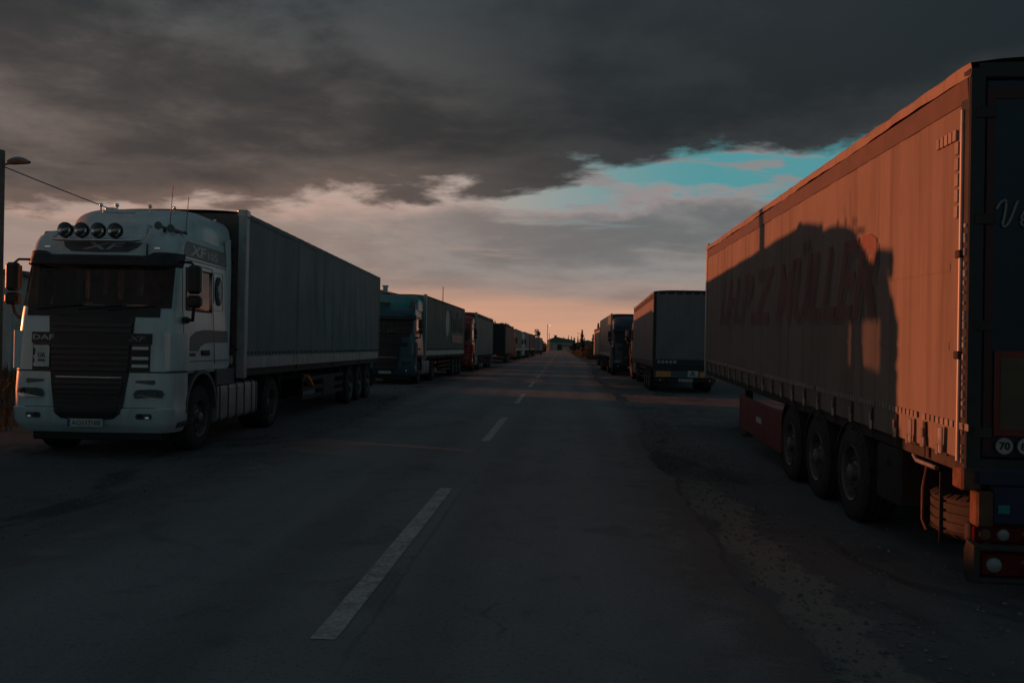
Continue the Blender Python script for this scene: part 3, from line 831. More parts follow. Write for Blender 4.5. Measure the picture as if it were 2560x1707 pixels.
def front_panel(fy, pts, off, th, nx=14, nz=None):
    """closed slab with outline pts (x, z), convex in x, following the crowned cab front"""
    zs = sorted({round(p[1], 4) for p in pts}); n = len(pts)
    zl = []
    for a, c in zip(zs[:-1], zs[1:]):
        k = max(1, int((c-a)/.12)); zl += [lerp(a, c, i/k) for i in range(k)]
    zl.append(zs[-1])
    def span(z):
        xs_ = []
        for i in range(n):
            (xa, za), (xb, zb_) = pts[i], pts[(i+1) % n]
            if abs(za-zb_) < 1e-9:
                if abs(za-z) < 1e-6: xs_ += [xa, xb]
            elif min(za, zb_)-1e-9 <= z <= max(za, zb_)+1e-9: xs_.append(lerp(xa, xb, (z-za)/(zb_-za)))
        return min(xs_), max(xs_)
    m = MB(); sp = [span(z) for z in zl]
    F = [[(lerp(a, c, i/nx), z) for i in range(nx+1)] for z, (a, c) in zip(zl, sp)]
    fr = [(x, fy(x, z)-off, z) for r in F for x, z in r]; bk = [(x, fy(x, z)+th, z) for r in F for x, z in r]
    w = nx+1; h = len(zl); N = w*h
    fs = [(j*w+i, j*w+i+1, (j+1)*w+i+1, (j+1)*w+i) for j in range(h-1) for i in range(nx)]
    fs += [tuple(N+k for k in f[::-1]) for f in fs]
    per = [i for i in range(w)] + [j*w+nx for j in range(1, h)] + [(h-1)*w+i for i in range(nx-1, -1, -1)] + [j*w for j in range(h-2, 0, -1)]
    fs += [(per[k], per[(k+1) % len(per)], N+per[(k+1) % len(per)], N+per[k]) for k in range(len(per))]
    return m.add(fr+bk, fs)

# ------------------------------------------------------------------ tractor unit
def tractor(label, loc, rz, paint, style='plain', group=None, deflector_m=None, visor=True, detail=1, lights_bar=False, roof_h=3.86, wheel_z=-.02):
    T = thing('tractor_unit', label, 'truck', loc, rz, group)
    W, YR, AX, DX = 1.245, 2.34, 1.20, 4.85
    LV = [(.33, .16, 1.17), (.42, .06, 1.22), (.50, .005, 1.24), (.68, -.015, 1.25), (.70, .025, 1.242), (.95, .02, 1.245), (1.22, .04, 1.240), (1.59, .05, 1.225), (1.77, .055, 1.215), (1.99, .07, 1.20),
          (2.13, .09, 1.19), (2.30, .13, 1.185), (2.54, .18, 1.18), (2.78, .24, 1.175), (2.93, .27, 1.17), (3.08, .32, 1.16), (3.19, .40, 1.145), (3.28, .55, 1.10)]
    def fz(z):
        for (a, b) in zip(LV[:-1], LV[1:]):
            if z <= b[0]: t = max(0, (z-a[0])/(b[0]-a[0])); return lerp(a[1], b[1], t), lerp(a[2], b[2], t)
        return LV[-1][1], LV[-1][2]
    def fy(x, z): return fz(z)[0] + .055*(x/1.0)**2
    RC = .20
    def plan(z):
        f, w = fz(z); pts = []
        for y in (YR, 1.95, 1.66, 1.15, .64): pts.append((w-.02*smst(y, .8, YR), y))
        xe = w-RC; ye = f+.055*xe**2
        for i in range(6):                           # rounded corner
            a = pi/2*i/5; pts.append((xe+RC*cos(a), ye+RC-RC*sin(a) if i else ye+RC))
        for x in (.80, .55, .28, 0.0): pts.append((x, f+.055*x**2))
        return pts
    def full(z):
        h = plan(z); return h + [(-x, y) for x, y in h[-2::-1]]
    rows = [[(x, y, z) for x, y in full(z)] for z, _, _ in LV]
    NC = len(rows[0])
    iz = {round(l[0], 2): i for i, l in enumerate(LV)}
    def cells(i0, i1, cols):
        m = MB()
        for i in range(i0, i1):
            for c in cols:
                m.add([rows[i][c], rows[i][c+1], rows[i+1][c+1], rows[i+1][c]], [(0, 1, 2, 3)])
        return m
    # columns: 0..3 side, 4 = y .72 -> corner start, 5..9 corner, 10..13 half front
    zi = iz
    sidew = {2, 3}                                   # window columns y 1.64 .. .72
    nfront = NC-1
    mir = lambda c: nfront-1-c
    shell = MB()
    for i in range(len(LV)-1):
        z0 = LV[i][0]
        for c in range(nfront):
            cc = min(c, mir(c))
            if z0 < 1.20 and cc < 4: continue                       # wheel arch
            if 2.12 < z0 < 2.77 and cc in (2, 3): continue          # side windows
            if 2.12 < z0 < 2.77 and cc >= 7: continue               # windscreen
            shell.add([rows[i][c], rows[i][c+1], rows[i+1][c+1], rows[i+1][c]], [(0, 1, 2, 3)])
    # roof cap, back wall, belly
    top = rows[-1]; n = len(top)
    cap = [(x*.93, lerp(y, 1.5, .10), 3.30) for x, y, z in top]; cap2 = [(x*.80, lerp(y, 1.5, .3), 3.34) for x, y, z in top]
    for a, b in ((top, cap), (cap, cap2)):
        shell.add(a+b, [(i, i+1, n+i+1, n+i) for i in range(n-1)])
    shell.add(cap2, [tuple(range(n))])
    shell.box(-1.12, 1.12, YR-.02, YR, 1.22, 3.30)
    shell.box(-1.19, 1.19, .2, YR-.03, 1.18, 1.22)
    def weld(mb):
        key = {}; nv = []; mp = []
        for v in mb.v:
            k = tuple(round(c, 4) for c in v)
            if k not in key: key[k] = len(nv); nv.append(v)
            mp.append(key[k])
        mb.v = nv; mb.f = [f2 for f2 in (tuple(dict.fromkeys(mp[i] for i in f)) for f in mb.f) if len(f2) > 2]; return mb
    cab = weld(shell).build('cab', paint, T, True)
    # glass
    w = MB()
    for i in range(zi[2.13], zi[2.78]):
        for c in range(nfront):
            if min(c, mir(c)) >= 7: w.add([rows[i][c], rows[i][c+1], rows[i+1][c+1], rows[i+1][c]], [(0, 1, 2, 3)])
    weld(w).build('windscreen', M_GLASS, T, True)
    for cols in ((2, 3), (mir(2), mir(3))):
        w = MB()
        for i in range(zi[2.13], zi[2.78]):
            for c in cols: w.add([rows[i][c], rows[i][c+1], rows[i+1][c+1], rows[i+1][c]], [(0, 1, 2, 3)])
        weld(w).build('side_window', M_GLASS, T, True)
    for s in (-1, 1):                                     # window rubber + door seams
        w = MB()
        ring = [(.65, 2.14), (1.65, 2.14), (1.65, 2.77), (.65, 2.77), (.65, 2.14)]
        w.tube([(s*(fz(z)[1]+.002), y, z) for y, z in ring], .014, 6)
        w.build('window_seal', M_BLACK, T)
        w = MB(); xx = lambda z: s*(fz(z)[1]+.001)
        w.tube([(xx(z), .52, z) for z in (1.3, 1.6, 1.99, 2.13, 2.4, 2.76)]+[(xx(2.84), .60, 2.84), (xx(2.84), 1.68, 2.84)]+[(xx(z), 1.72, z) for z in (2.7, 2.13, 1.7, 1.3)], .005, 5)
        w.build('door_seam', M_BLACK, T)
        w = MB(); w.tube([(xx(2.9)-s*.014, YR, 2.90), (xx(2.9)+s*.002, .62, 2.90)], .007, 5); w.build('roof_seam', M_BLACK, T)
        h = MB(); h.box(*sorted((s*1.215, s*1.245)), 1.16, 1.50, 1.44, 1.53, .01); h.box(*sorted((s*1.24, s*1.27)), 1.18, 1.44, 1.475, 1.50, .006)
        h.build('door_handle', M_BLACK, T)
    # front overlays
    def panel(pts, name, mat, off=.012, th=.05, parent=T, smooth=False):
        return front_panel(fy, pts, off, th).build(name, mat, parent, smooth)
    def rowp(x0, x1, z0, z1, n=8):
        return [(lerp(x0, x1, i/n), z0) for i in range(n+1)] + [(lerp(x1, x0, i/n), z1) for i in range(n+1)]
    # upper grille
    gp = [(-.66, 1.995), (-.60, 1.24)] + [(lerp(-.6, .6, i/6), 1.20) for i in range(7)] + [(.60, 1.24), (.66, 1.995)] + [(lerp(.66, -.66, i/6), 2.0) for i in range(1, 6)]
    gr = panel(gp, 'upper_grille', M_GRILL, .010)
    panel(rowp(-.92, .92, 1.605, 1.765), 'name_band', M_GRILL, .018)
    for k, z in enumerate((1.25, 1.33, 1.41, 1.49, 1.57, 1.80, 1.88)):
        x = lerp(.60, .65, (z-1.24)/.75)
        panel(rowp(-x+.02, x-.02, z-.026, z+.022), 'slat', M_SLAT, .034, .0, gr)
    if style == 'hero':
        for s in (-1, 1):
            panel(rowp(*sorted((s*.60, s*.90)), 1.225, 1.60, 4), 'grille_wing', M_GRILL, .012, .0)
            for z in (1.555, 1.41, 1.30):
                panel(rowp(*sorted((s*.64, s*.88)), z-.022, z+.022, 4), 'white_bar', paint, .022, .0)
    # lower grille, tapering
    tp = [(-.60, 1.20), (-.55, .85), (-.50, .62), (-.40, .545), (-.2, .52), (0, .515), (.2, .52), (.40, .545), (.50, .62), (.55, .85), (.60, 1.20)] + [(lerp(.6, -.6, i/6), 1.205) for i in range(1, 6)]
    lg = panel(tp, 'lower_grille', M_GRILL, .016, .03)
    for k in range(7):
        z = .64+.07*k; x = lerp(.44, .52, k/6)
        panel(rowp(-x, x, z-.020, z+.016), 'slat', M_SLAT, .044, .0, lg)
    panel(rowp(-.50, .50, 1.122, 1.142), 'chrome_strip', M_ALU, .036, .0, lg)
    panel(rowp(-1.0, 1.0, .695, .703, 10), 'bumper_seam', M_BLACK, .003, .01)
    # black strip and wipers below the windscreen
    panel(rowp(-1.02, 1.02, 2.0, 2.135, 10), 'scuttle', M_BLACK, .012, .0)
    for x0, x1 in ((-.85, -.15), (-.2, .45), (.25, .95)):
        m_ = MB(); m_.tube([(lerp(x0, x1, t), fy(lerp(x0, x1, t), lerp(2.10, 2.17, t))-.035, lerp(2.10, 2.17, t)) for t in (0, .25, .5, .75, 1)], .012, 6); m_.build('wiper', M_BLACK, T)
    m_ = MB(); pl_ = [(x, y) for x, y in full(1.212)][4:-4]
    m_.tube([(x*1.001, y-.002, 1.212) for x, y in pl_], .011, 6); m_.build('bumper_gap', M_BLACK, T)
    # head and fog lamps
    for s in (-1, 1):
        hp = [(s*.70, .835), (s*.68, .90), (s*.72, .955), (s*.80, .965), (s*1.00, .97), (s*1.10, .955), (s*1.13, .90), (s*1.10, .845), (s*.95, .825)]
        def hy(p, o=0.0):
            x = abs(p[0]); xe = 1.245-RC; f = fz(p[1])[0]
            if x <= xe: return f+.055*x*x-o
            d = min(x-xe, RC*.98); return f+.055*xe*xe+RC-math.sqrt(RC*RC-d*d)-o
        m_ = MB(); m_.prism(hp, 1, lambda p: hy(p, .006), lambda p: hy(p)+.02); hl = m_.build('headlight', M_GALV, T)
        for k, x in enumerate((.80, .99)):
            m_ = MB(); c = (s*x, hy((s*x, .9))-.012, .898); m_.lathe([(0.012, .055), (0.0, .052), (.016, .03), (.018, .002)], c, 1, 18, False); m_.build('reflector', M_CHROME, hl, True)
        m_ = MB(); m_.prism(hp, 1, lambda p: hy(p, .024), lambda p: hy(p, .016)); m_.build('lens', M_LENS, hl)
        fp = [(s*.74, .54), (s*.72, .575), (s*.74, .62), (s*.95, .62), (s*.97, .58), (s*.95, .54)]
        m_ = MB(); m_.prism(fp, 1, lambda p: fy(*p)-.006, lambda p: fy(*p)+.02); fl_ = m_.build('fog_lamp', M_GREYD, T)
        for x in (.79, .90):
            m_ = MB(); m_.lathe([(.004, .036), (-.006, .036), (-.002, .02), (0, .001)], (s*x, fy(s*x, .58)-.012, .58), 1, 16, False); m_.build('lens', M_CHROME if x > .85 else M_GRILL, fl_, True)
        # bumper vent recess
        vp = [(s*.70, 1.09), (s*.98, 1.10), (s*1.0, 1.05), (s*.96, 1.03), (s*.70, 1.06)]
        m_ = MB(); m_.prism(vp, 1, lambda p: fy(*p)-.004, lambda p: fy(*p)+.01); m_.build('bumper_vent', M_GREYD, T)
        # corner air deflector
        m_ = MB(); m_.prism([(s*1.02, .14), (s*1.20, .10), (s*1.275, .20), (s*1.30, .45), (s*1.285, .58), (s*1.25, .58), (s*1.23, .30), (s*1.12, .20)], 2, 1.24, 1.78)
        m_.build('corner_deflector', paint, T, False)
        # steps, lower side panel, arch
        m_ = MB(); m_.box(*sorted((s*1.05, s*1.235)), .30, .70, .40, .72, .02); m_.build('step', M_BLACK, T)
        m_ = MB()
        pts = []
        for i in range(11): a = lerp(.0, pi, i/10); pts.append((AX+.63*cos(a), .60+.63*sin(a)))
        for i in range(11): a = lerp(pi, .0, i/10); pts.append((AX+.57*cos(a), .60+.57*sin(a)))
        m_.prism(pts, 0, *sorted((s*.85, s*1.252))); m_.build('wheel_arch', M_GREYD if style == 'hero' else M_BLACK, T)
        m_ = MB(); m_.box(*sorted((s*1.19, s*1.235)), AX+.63, YR+.32, .95, 1.22, .012); m_.build('side_fairing', M_GREYD if style == 'hero' else paint, T)
        # cab side wing behind the door
        m_ = MB(); m_.prism([(YR, 1.24), (YR+.22, 1.24), (YR+.24, 2.9), (YR+.20, 3.3), (YR+.20, roof_h-.35), (YR, roof_h-.4)], 0, *sorted((s*1.135, s*1.162))); m_.build('side_wing', paint, T)
        # mirrors
        m_ = MB(); mx = s*1.43
        m_.box(mx-.10, mx+.10, .30, .46, 2.36, 2.78, .045); mi = m_.build('mirror', M_BLACK, T, False)
        m_ = MB(); m_.box(mx-.11, mx+.11, .30, .47, 2.16, 2.34, .045); m_.build('wide_mirror', M_BLACK, mi)
        m_ = MB(); m_.tube([(s*1.18, .50, 2.84), (s*1.36, .40, 2.83), (mx, .38, 2.76)], .018, 8); m_.build('mirror_arm', M_BLACK, mi); m_ = MB(); m_.tube([(s*1.22, .55, 1.98), (s*1.38, .46, 1.98), (mx-s*.02, .40, 2.06), (mx, .38, 2.2)], .026, 8)
        m_.box(s*1.24-.03, s*1.24+.03, .46, .62, 1.93, 2.03, .02); m_.build('mirror_stay', M_BLACK, mi)
        m_ = MB(); m_.box(mx-.085, mx+.085, .462, .468, 2.40, 2.74); m_.build('mirror_glass', M_CHROME, mi)
    m_ = MB(); m_.box(-1.02, 1.02, .30, .36, .20, .40, .02); m_.build('valance', M_GRILL, T)  # black panel added to stand for the shade under the bumper
    # number plate holder
    m_ = MB(); m_.box(-.27, .27, -.055, -.035, .43, .545, .004); pl = m_.build('number_plate', M_SIGN, T)
    # sun visor
    if visor:
        vis = MB()
        def vf(u, v):
            x = lerp(-1.21, 1.21, u); z = lerp(2.75, 2.90, v)
            xe = 1.0; b_ = fz(2.84)[0]+.055*min(abs(x), xe)**2
            if abs(x) > xe: b_ += 6.5*(abs(x)-xe)**2
            up = .055*smst(abs(x), .74, .86)*v
            return (x, b_-lerp(.13, .03, v), z+up)
        vis.grid(vf, 26, 4)
        o = vis.build('sun_visor', M_BLACK, T, True); md = o.modifiers.new('thick', 'SOLIDIFY'); md.thickness = .02
    # deflector on the roof
    dm = deflector_m or paint
    if style != 'flatroof':
        full_w = style in ('hero', 'wide')
        d = MB(); NV = 16; NU = 28
        y0 = .70 if style == 'hero' else .45
        def df(u, v):
            th = pi*(1-u); c_, s_ = cos(th), sin(th); e = 2/5.0
            sx = math.copysign(abs(c_)**e, c_); sz = abs(s_)**e
            t = min(1, v/.5); hh = lerp(3.22, roof_h, math.sin(t*pi/2)**.75) + .02*v
            ww = lerp(.86, 1.09, smst(v, 0, .35)) if style == 'hero' else lerp(1.05, 1.165, smst(v, 0, .3))
            y = lerp(y0, YR+.34, v) + .22*abs(sx)**2.5*(1-v)**2
            return (ww*sx, y, lerp(3.18, hh, sz))
        d.grid(df, NU, NV)
        d.build('roof_deflector', dm, T, True)
    # chassis, tank, wheels
    m_ = MB()
    for s in (-1, 1): m_.box(s*.42-.05, s*.42+.05, .5, 5.6, .72, .98)
    for y in (2.6, 3.6, 4.2, 5.4): m_.box(-.4, .4, y-.05, y+.05, .74, .94)
    m_.build('chassis', M_CHAS, T)
    m_ = MB(); m_.lathe([(0, .45), (.08, .45)], (0, 4.45, 1.02), 2, 20); m_.build('fifth_wheel', M_CHAS, T, True)
    m_ = MB(); m_.box(-.55, .55, .5, 2.2, .55, 1.17); m_.build('engine', M_CHAS, T)
    for s in (-1, 1):
        m_ = MB(); pts = []
        for (cx, cz, a0) in ((1.13, .88, 0), (.72, .88, 90), (.72, .42, 180), (1.13, .42, 270)):
            for i in range(5): a = math.radians(a0+90*i/4); pts.append((s*(cx+.09*cos(a)), cz+.09*sin(a)))
        m_.prism(pts, 1, 1.92, 3.95); tk = m_.build('fuel_tank', M_ALUB if s > 0 or True else M_BLACK, T, True)
        for y in (2.02, 2.42, 2.82, 3.22, 3.62, 3.88):
            ps = [(x+(s*.006 if abs(x) > .93 else -s*.006), z+(.006 if z > .65 else -.006)) for x, z in pts]
            m_ = MB(); m_.prism(ps, 1, y-.03, y+.03); m_.build('tank_strap', M_BLACK, tk)
        wheel(T, s*1.225, AX, .498+wheel_z)
        wheel(T, s*1.235, DX, .498+wheel_z, True, True)
        m_ = MB(); pts = []
        for i in range(9): a = lerp(.15, pi-.15, i/8); pts.append((DX+.60*cos(a), .56+.58*sin(a)))
        for i in range(9): a = lerp(pi-.15, .15, i/8); pts.append((DX+.58*cos(a), .56+.56*sin(a)))
        m_.prism(pts, 0, *sorted((s*.62, s*1.235))); m_.build('mudguard', M_BLACK, T)
    m_ = MB(); m_.lathe([(-1, .07), (1, .07)], (0, AX, .5+wheel_z), 0, 10); m_.lathe([(-1, .09), (1, .09)], (0, DX, .5+wheel_z), 0, 10); m_.build('axle', M_CHAS, T)
    # interior
    m_ = MB(); m_.prism([(.25, 1.9), (.85, 1.85), (.80, 2.06), (.42, 2.17), (.22, 2.10)], 0, -1.12, 1.12); m_.build('dashboard', M_DASH, T)
    for s in (-1, 1):
        m_ = MB(); m_.box(s*.62-.24, s*.62+.24, 1.0, 1.46, 1.55, 1.75, .05); m_.prism([(1.40, 1.72), (1.54, 1.70), (1.66, 2.45), (1.56, 2.48)], 0, s*.62-.22, s*.62+.22)
        m_.box(s*.62-.13, s*.62+.13, 1.55, 1.65, 2.46, 2.62, .03); m_.build('seat', M_SEAT, T)
    def cu_(u, v): return (lerp(-1.08, 1.08, u), 1.80+.03*sin(u*60), lerp(1.7, 2.95, v))
    m_ = MB(); m_.grid(cu_, 70, 2); m_.build('cab_curtain', M_CURT, T, True)
    if style == 'hero':
        m_ = MB(); pts = [(-.62+.22*cos(2*pi*i/20), .86+.10*sin(2*pi*i/20), 2.08+.20*sin(2*pi*i/20)) for i in range(21)]; m_.tube(pts, .016, 6); m_.build('steering_wheel', M_BLACK, T)
        for (x, y, w_, d_) in ((-.15, .40, .25, .16), (.55, .42, .30, .18)):
            m_ = MB(); m_.box(x-w_/2, x+w_/2, y-d_/2, y+d_/2, 2.165, 2.185, .003); m_.build('papers', M_PAPER, T)
        for (x, y, w_, z0_) in ((-.62, 1.05, .20, 2.20), (-.30, .98, .10, 2.36), (-.02, .95, .16, 2.30), (.34, .86, .22, 2.34)):
            def sc(u, v, x=x, y=y, w_=w_, z0_=z0_): return (x+w_*(u-.5)*.8+.02*sin(u*19), y-w_*(u-.5)*.8+.02*sin(u*19), lerp(z0_, 2.76, v))
            m_ = MB(); m_.grid(sc, 16, 3); m_.build('hanging_curtain', M_CURT, T, True)
    return T, pl, fy, fz

# ================================================================== LEFT ROW
T_A = tarp('tarp_grey_green', (.190, .245, .260), (.115, .145, .150), .55)
T_A_F = plain('front_wall_rusty', (.13, .122, .118), .7, 0, .25, 3, (.13, .07, .05), .6)
def folds_a(y, v, s):
    d = .0
    for p in (3.45, 6.85, 10.25): d += .014*math.exp(-((y-p)/.10)**2)          # stakes pressing through
    amp = .010*math.exp(-((v-.45)/.4)**2)*smst(y, 3.2, 5.5)
    d += amp*sin(y*7.3+1.6*sin(v*4+y)) + .6*amp*sin(y*15+v*3)
    q = y-7.2-.9*(1-v); d += .020*math.exp(-(q/.06)**2)*smst(v, .08, .2)*(1-smst(v, .5, .75))
    q = y-8.3-.7*(1-v); d += .020*math.exp(-(q/.06)**2)*smst(v, .08, .2)*(1-smst(v, .45, .7))
    q = y-5.6-.5*(1-v); d += .014*math.exp(-(q/.07)**2)*smst(v, .1, .3)*(1-smst(v, .4, .8))
    q = y-9.3-.5*(1-v); d += .014*math.exp(-(q/.05)**2)*smst(v, .1, .3)*(1-smst(v, .6, .9))
    return d
RA = .0471
oA = Vector((-6.84, 14.12, 0)); uA = Vector((-sin(RA), cos(RA), 0))
trA = trailer('grey green tarpaulin trailer with aluminium side boards coupled to the white lorry', oA, RA, 13.6,
              'trailers parked on the left of the road', 'boards', T_A, T_A, T_A_F, 'doors', M_DARKP, boards=(3.45, 6.85, 10.25), folds=folds_a, wheel_z=-.02)
# front wall fittings on the white lorry's trailer
b = MB()
for i in range(8): b.lathe([(0, .022), (-.02, .016)], (1.02, -.0, 1.75+.22*i), 1, 8)
stuff(b.build('bolts', M_BLACK, trA))
b = MB(); b.tube([(.98, -.03, 2.6), (1.0, -.06, 2.45), (1.03, -.03, 2.3)], .012, 6); b.build('air_hose', M_BLACK, trA); b = MB(); b.tube([(1.0, -.02, 1.75), (1.06, -.05, 1.6), (1.15, -.03, 1.52)], .014, 6); b.build('air_hose', M_BLACK, trA)
b = MB(); b.box(.93, 1.06, -.045, -.02, 1.28, 1.42, .01); b.build('socket_plate', M_SIGN, trA)
b = MB(); b.box(1.0, 1.22, 6.0, 7.2, .35, .80, .02); b.build('pallet_box', M_CHAS, trA)
b = MB(); b.prism([(4.5, .95), (4.95, .70), (4.98, .64), (4.5, .86)], 0, 1.12, 1.24); b.build('wheel_chock', M_ORANGE, trA)

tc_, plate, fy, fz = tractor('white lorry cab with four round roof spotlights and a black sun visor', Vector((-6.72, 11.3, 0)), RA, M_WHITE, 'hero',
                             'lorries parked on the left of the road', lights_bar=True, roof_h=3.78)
tc_.scale = (.94, 1, 1)
TA = tc_
# --- lettering and decals on the white cab
def onfront(p): return Vector((p.x, fy(p.x, p.z), p.z))
def front_text(body, x, z, h, mat, off, width=None, shear=0., bold=.0, parent=TA, name='lettering'):
    return text(parent, name, mat, body, (x, 0, z), (1, 0, 0), (0, 0, 1), width, h, shear, bold, off, onfront)
front_text('DAF', -.90, 1.655, .075, M_GREYL, .022, .34, 0, .02)
front_text('XF', .58, 1.655, .075, plain('dim_lettering', (.22, .22, .23), .4), .022, .26, .25, .01)
text(plate, 'lettering', M_BLK, 'AO5575BE', (-.20, -.055, .455), (1, 0, 0), (0, 0, 1), .44, .065, 0, 0, .003)
b = MB(); b.box(-.268, -.225, -.059, -.054, .434, .541); b.build('country_strip', plain('plate_blue', (.06, .10, .22), .5), plate)
# card stuck in the left of the grille
b = MB(); pts = [(-.86, 1.27), (-.62, 1.27), (-.62, 1.56), (-.84, 1.58)]
b.prism(pts, 1, lambda p: fy(*p)-.030, lambda p: fy(*p)-.024); card = b.build('windscreen_card', M_PAPER, TA)
text(card, 'lettering', M_BLK, 'UA', (-.80, 0, 1.40), (1, 0, 0), (0, 0, 1), .12, .07, 0, .01, .033, onfront)
b = MB(); b.prism([(-.80, 1.345), (-.69, 1.345), (-.69, 1.375), (-.80, 1.375)], 1, lambda p: fy(*p)-.034, lambda p: fy(*p)-.030); b.build('blue_print', plain('plate_blue', (.06, .10, .22), .5), card)
# grey panel with XF above the visor
b = MB(); pts = [(-.62, 3.10), (-.58, 3.02), (-.46, 2.95), (0, 2.94), (.42, 2.95), (.56, 3.02), (.62, 3.10)]
b = front_panel(fy, pts, .008, .0); pn = b.build('brow_panel', M_GREYD, TA)
front_text('XF', -.30, 2.985, .10, M_GREYL, .011, .66, .3, .02, pn)
# side decals (road side and far side)
for s in (-1, 1):
    def onside(p, s=s): return Vector((s*(fz(p.z)[1]), p.y, p.z))
    def sidep(pts, name, mat, off=.004, par=TA):
        m_ = MB(); m_.prism(pts, 0, lambda p: s*(fz(p[1])[1]-.02), lambda p: s*(fz(p[1])[1]+off)); return m_.build(name, mat, par)
    pan = sidep([(.58, 2.94), (2.33, 2.94), (2.33, 3.18), (1.0, 3.18), (.72, 3.18), (.63, 3.12), (.57, 3.02)], 'side_panel', M_GREYD)
    ys_ = ((.80, (0, 1, 0)) if s > 0 else (2.00, (0, -1, 0)))
    text(pan, 'lettering', M_GREYL, 'XF', (s*1.2, ys_[0], 2.975), ys_[1], (0, 0, 1), .66, .17, .25, .03, .007, onside)
    text(pan, 'lettering', M_GREYL, '105', (s*1.2, ys_[0]+ys_[1][1]*.70, 2.975), ys_[1], (0, 0, 1), .42, .13, 0, .02, .007, onside)
    # swoosh over the wheel
    sw = [(.58, 1.52), (.62, 1.62), (.77, 1.74), (1.0, 1.82), (1.35, 1.85), (2.33, 1.85), (2.33, 1.66), (1.65, 1.66), (1.30, 1.63), (1.12, 1.58), (1.06, 1.52)]
    sidep(sw, 'stripe', M_GREYD)
    # oval emblem
    ov = [(1.98+.15*cos(2*pi*i/24), 2.50+.24*sin(2*pi*i/24)) for i in range(24)]
    em = sidep(ov, 'emblem', M_BLK, .004)
    lit = [(a_+.02, b_) for a_, b_ in ((1.99, 2.70), (2.05, 2.62), (2.075, 2.5), (2.05, 2.36), (2.0, 2.30), (1.97, 2.38), (1.93, 2.40), (1.96, 2.46), (1.90, 2.50), (1.92, 2.58), (1.97, 2.61))]
    sidep(lit, 'emblem_figure', M_GREYL, .008, em)
    sidep([(.70, 1.44), (.94, 1.44), (.94, 1.49), (.70, 1.49)], 'badge', M_BLACK, .004)
    w = MB(); w.tube([(s*(fz(2.7)[1]-.004), 1.78, 2.30), (s*(fz(2.75)[1]-.012), 1.78, 2.80), (s*(fz(2.75)[1]-.012), 2.18, 2.80), (s*(fz(2.3)[1]-.012), 2.18, 2.18), (s*(fz(2.2)[1]-.012), 1.78, 2.18)], .004, 5); w.build('locker_seam', M_BLACK, TA)
    w = MB(); w.box(*sorted((s*1.20, s*1.236)), .60, 2.33, 1.355, 1.365); w.build('sill_seam', M_BLACK, TA)
    m_ = MB(); x = s*.86; m_.box(x-.05, x+.05, fy(.86, 3.02)-.02, fy(.86, 3.02)+.02, 3.0, 3.035, .008); m_.build('marker_lamp', M_CHROME, TA)
# light bar
bar = MB()
yb = .25
pts = [(-.60, yb+.32, 3.34), (-.63, yb+.20, 3.34), (-.70, yb+.0, 3.17), (-.66, yb-.10, 3.115), (-.58, yb-.12, 3.10)] + [(x, yb-.13+.03*x*x, 3.10) for x in (-.4, -.2, 0, .2, .4)] + [(.58, yb-.12, 3.10), (.66, yb-.10, 3.115), (.70, yb+.0, 3.17), (.65, yb+.20, 3.36), (.64, yb+.32, 3.36)]
bar.tube(pts, .024, 10)
lb = bar.build('light_bar', M_CHROME, TA, True)
for x in (-.47, -.22, .04, .30):
    c = (x, yb-.12, 3.24)
    b = MB(); b.lathe([(-.02, .098), (-.03, .108), (.0, .112), (.05, .10), (.10, .06), (.12, .02)], c, 1, 26, True); sp = b.build('spotlight', M_BLACK, TA, True)
    b = MB(); b.lathe([(-.031, .096), (-.026, .07), (-.012, .045), (-.005, .01)], c, 1, 24, False); b.build('reflector', M_CHROME, sp, True)
    b = MB(); b.lathe([(-.034, .098), (-.048, .07), (-.054, .03), (-.055, .002)], c, 1, 24, False); b.build('lens', M_LENS, sp, True)
    b = MB(); b.tube([(x, yb-.10, 3.10), (x, yb-.08, 3.16)], .016, 6); b.build('bracket', M_BLACK, sp)
# air horns, aerials, roof marker balls
for x, y, z in ((.80, .52, 3.37), (.97, .58, 3.34)):
    b = MB(); b.lathe([(-.06, .062), (-.05, .058), (0, .035), (.10, .022), (.42, .018), (.45, .03), (.5, .03)], (x, y, z), 1, 18, True); b.build('air_horn', M_GREYD, TA, True)
    b = MB(); b.box(x-.02, x+.02, y+.15, y+.19, 3.16, z); b.build('horn_stand', M_BLACK, TA)
for x, y, z0, h in ((.80, .85, 3.30, .75), (1.02, .95, 3.28, .62)):
    b = MB(); b.tube([(x, y, z0), (x+.03*h, y+.05, z0+h)], .006, 5); b.build('aerial', M_BLACK, TA)
for (x, y) in ((-.52, 1.20), (-.25, 1.20), (.28, 1.25), (.62, 1.4), (.95, 2.3)):
    zt = 3.735 if abs(x) < .9 else 3.68
    b = MB(); b.tube([(x, y, zt-.06), (x, y, zt+.03)], .012, 6); b.lathe([(-.03, .01), (-.02, .026), (0, .032), (.02, .026), (.03, .01)], (x, y, zt+.045), 2, 12); b.build('roof_marker', M_CHROME, TA, True)
b = MB(); b.box(-.28, .22, .80, .90, 3.60, 3.64, .012); b.build('roof_hatch', M_WHITE, TA)
# washer nozzle / small aerial clip on the brow
b = MB(); b.tube([(.72, fy(.72, 2.95)-.03, 2.86), (.72, fy(.72, 3.0)-.03, 3.07)], .014, 6); b.build('brow_clip', M_BLACK, TA)

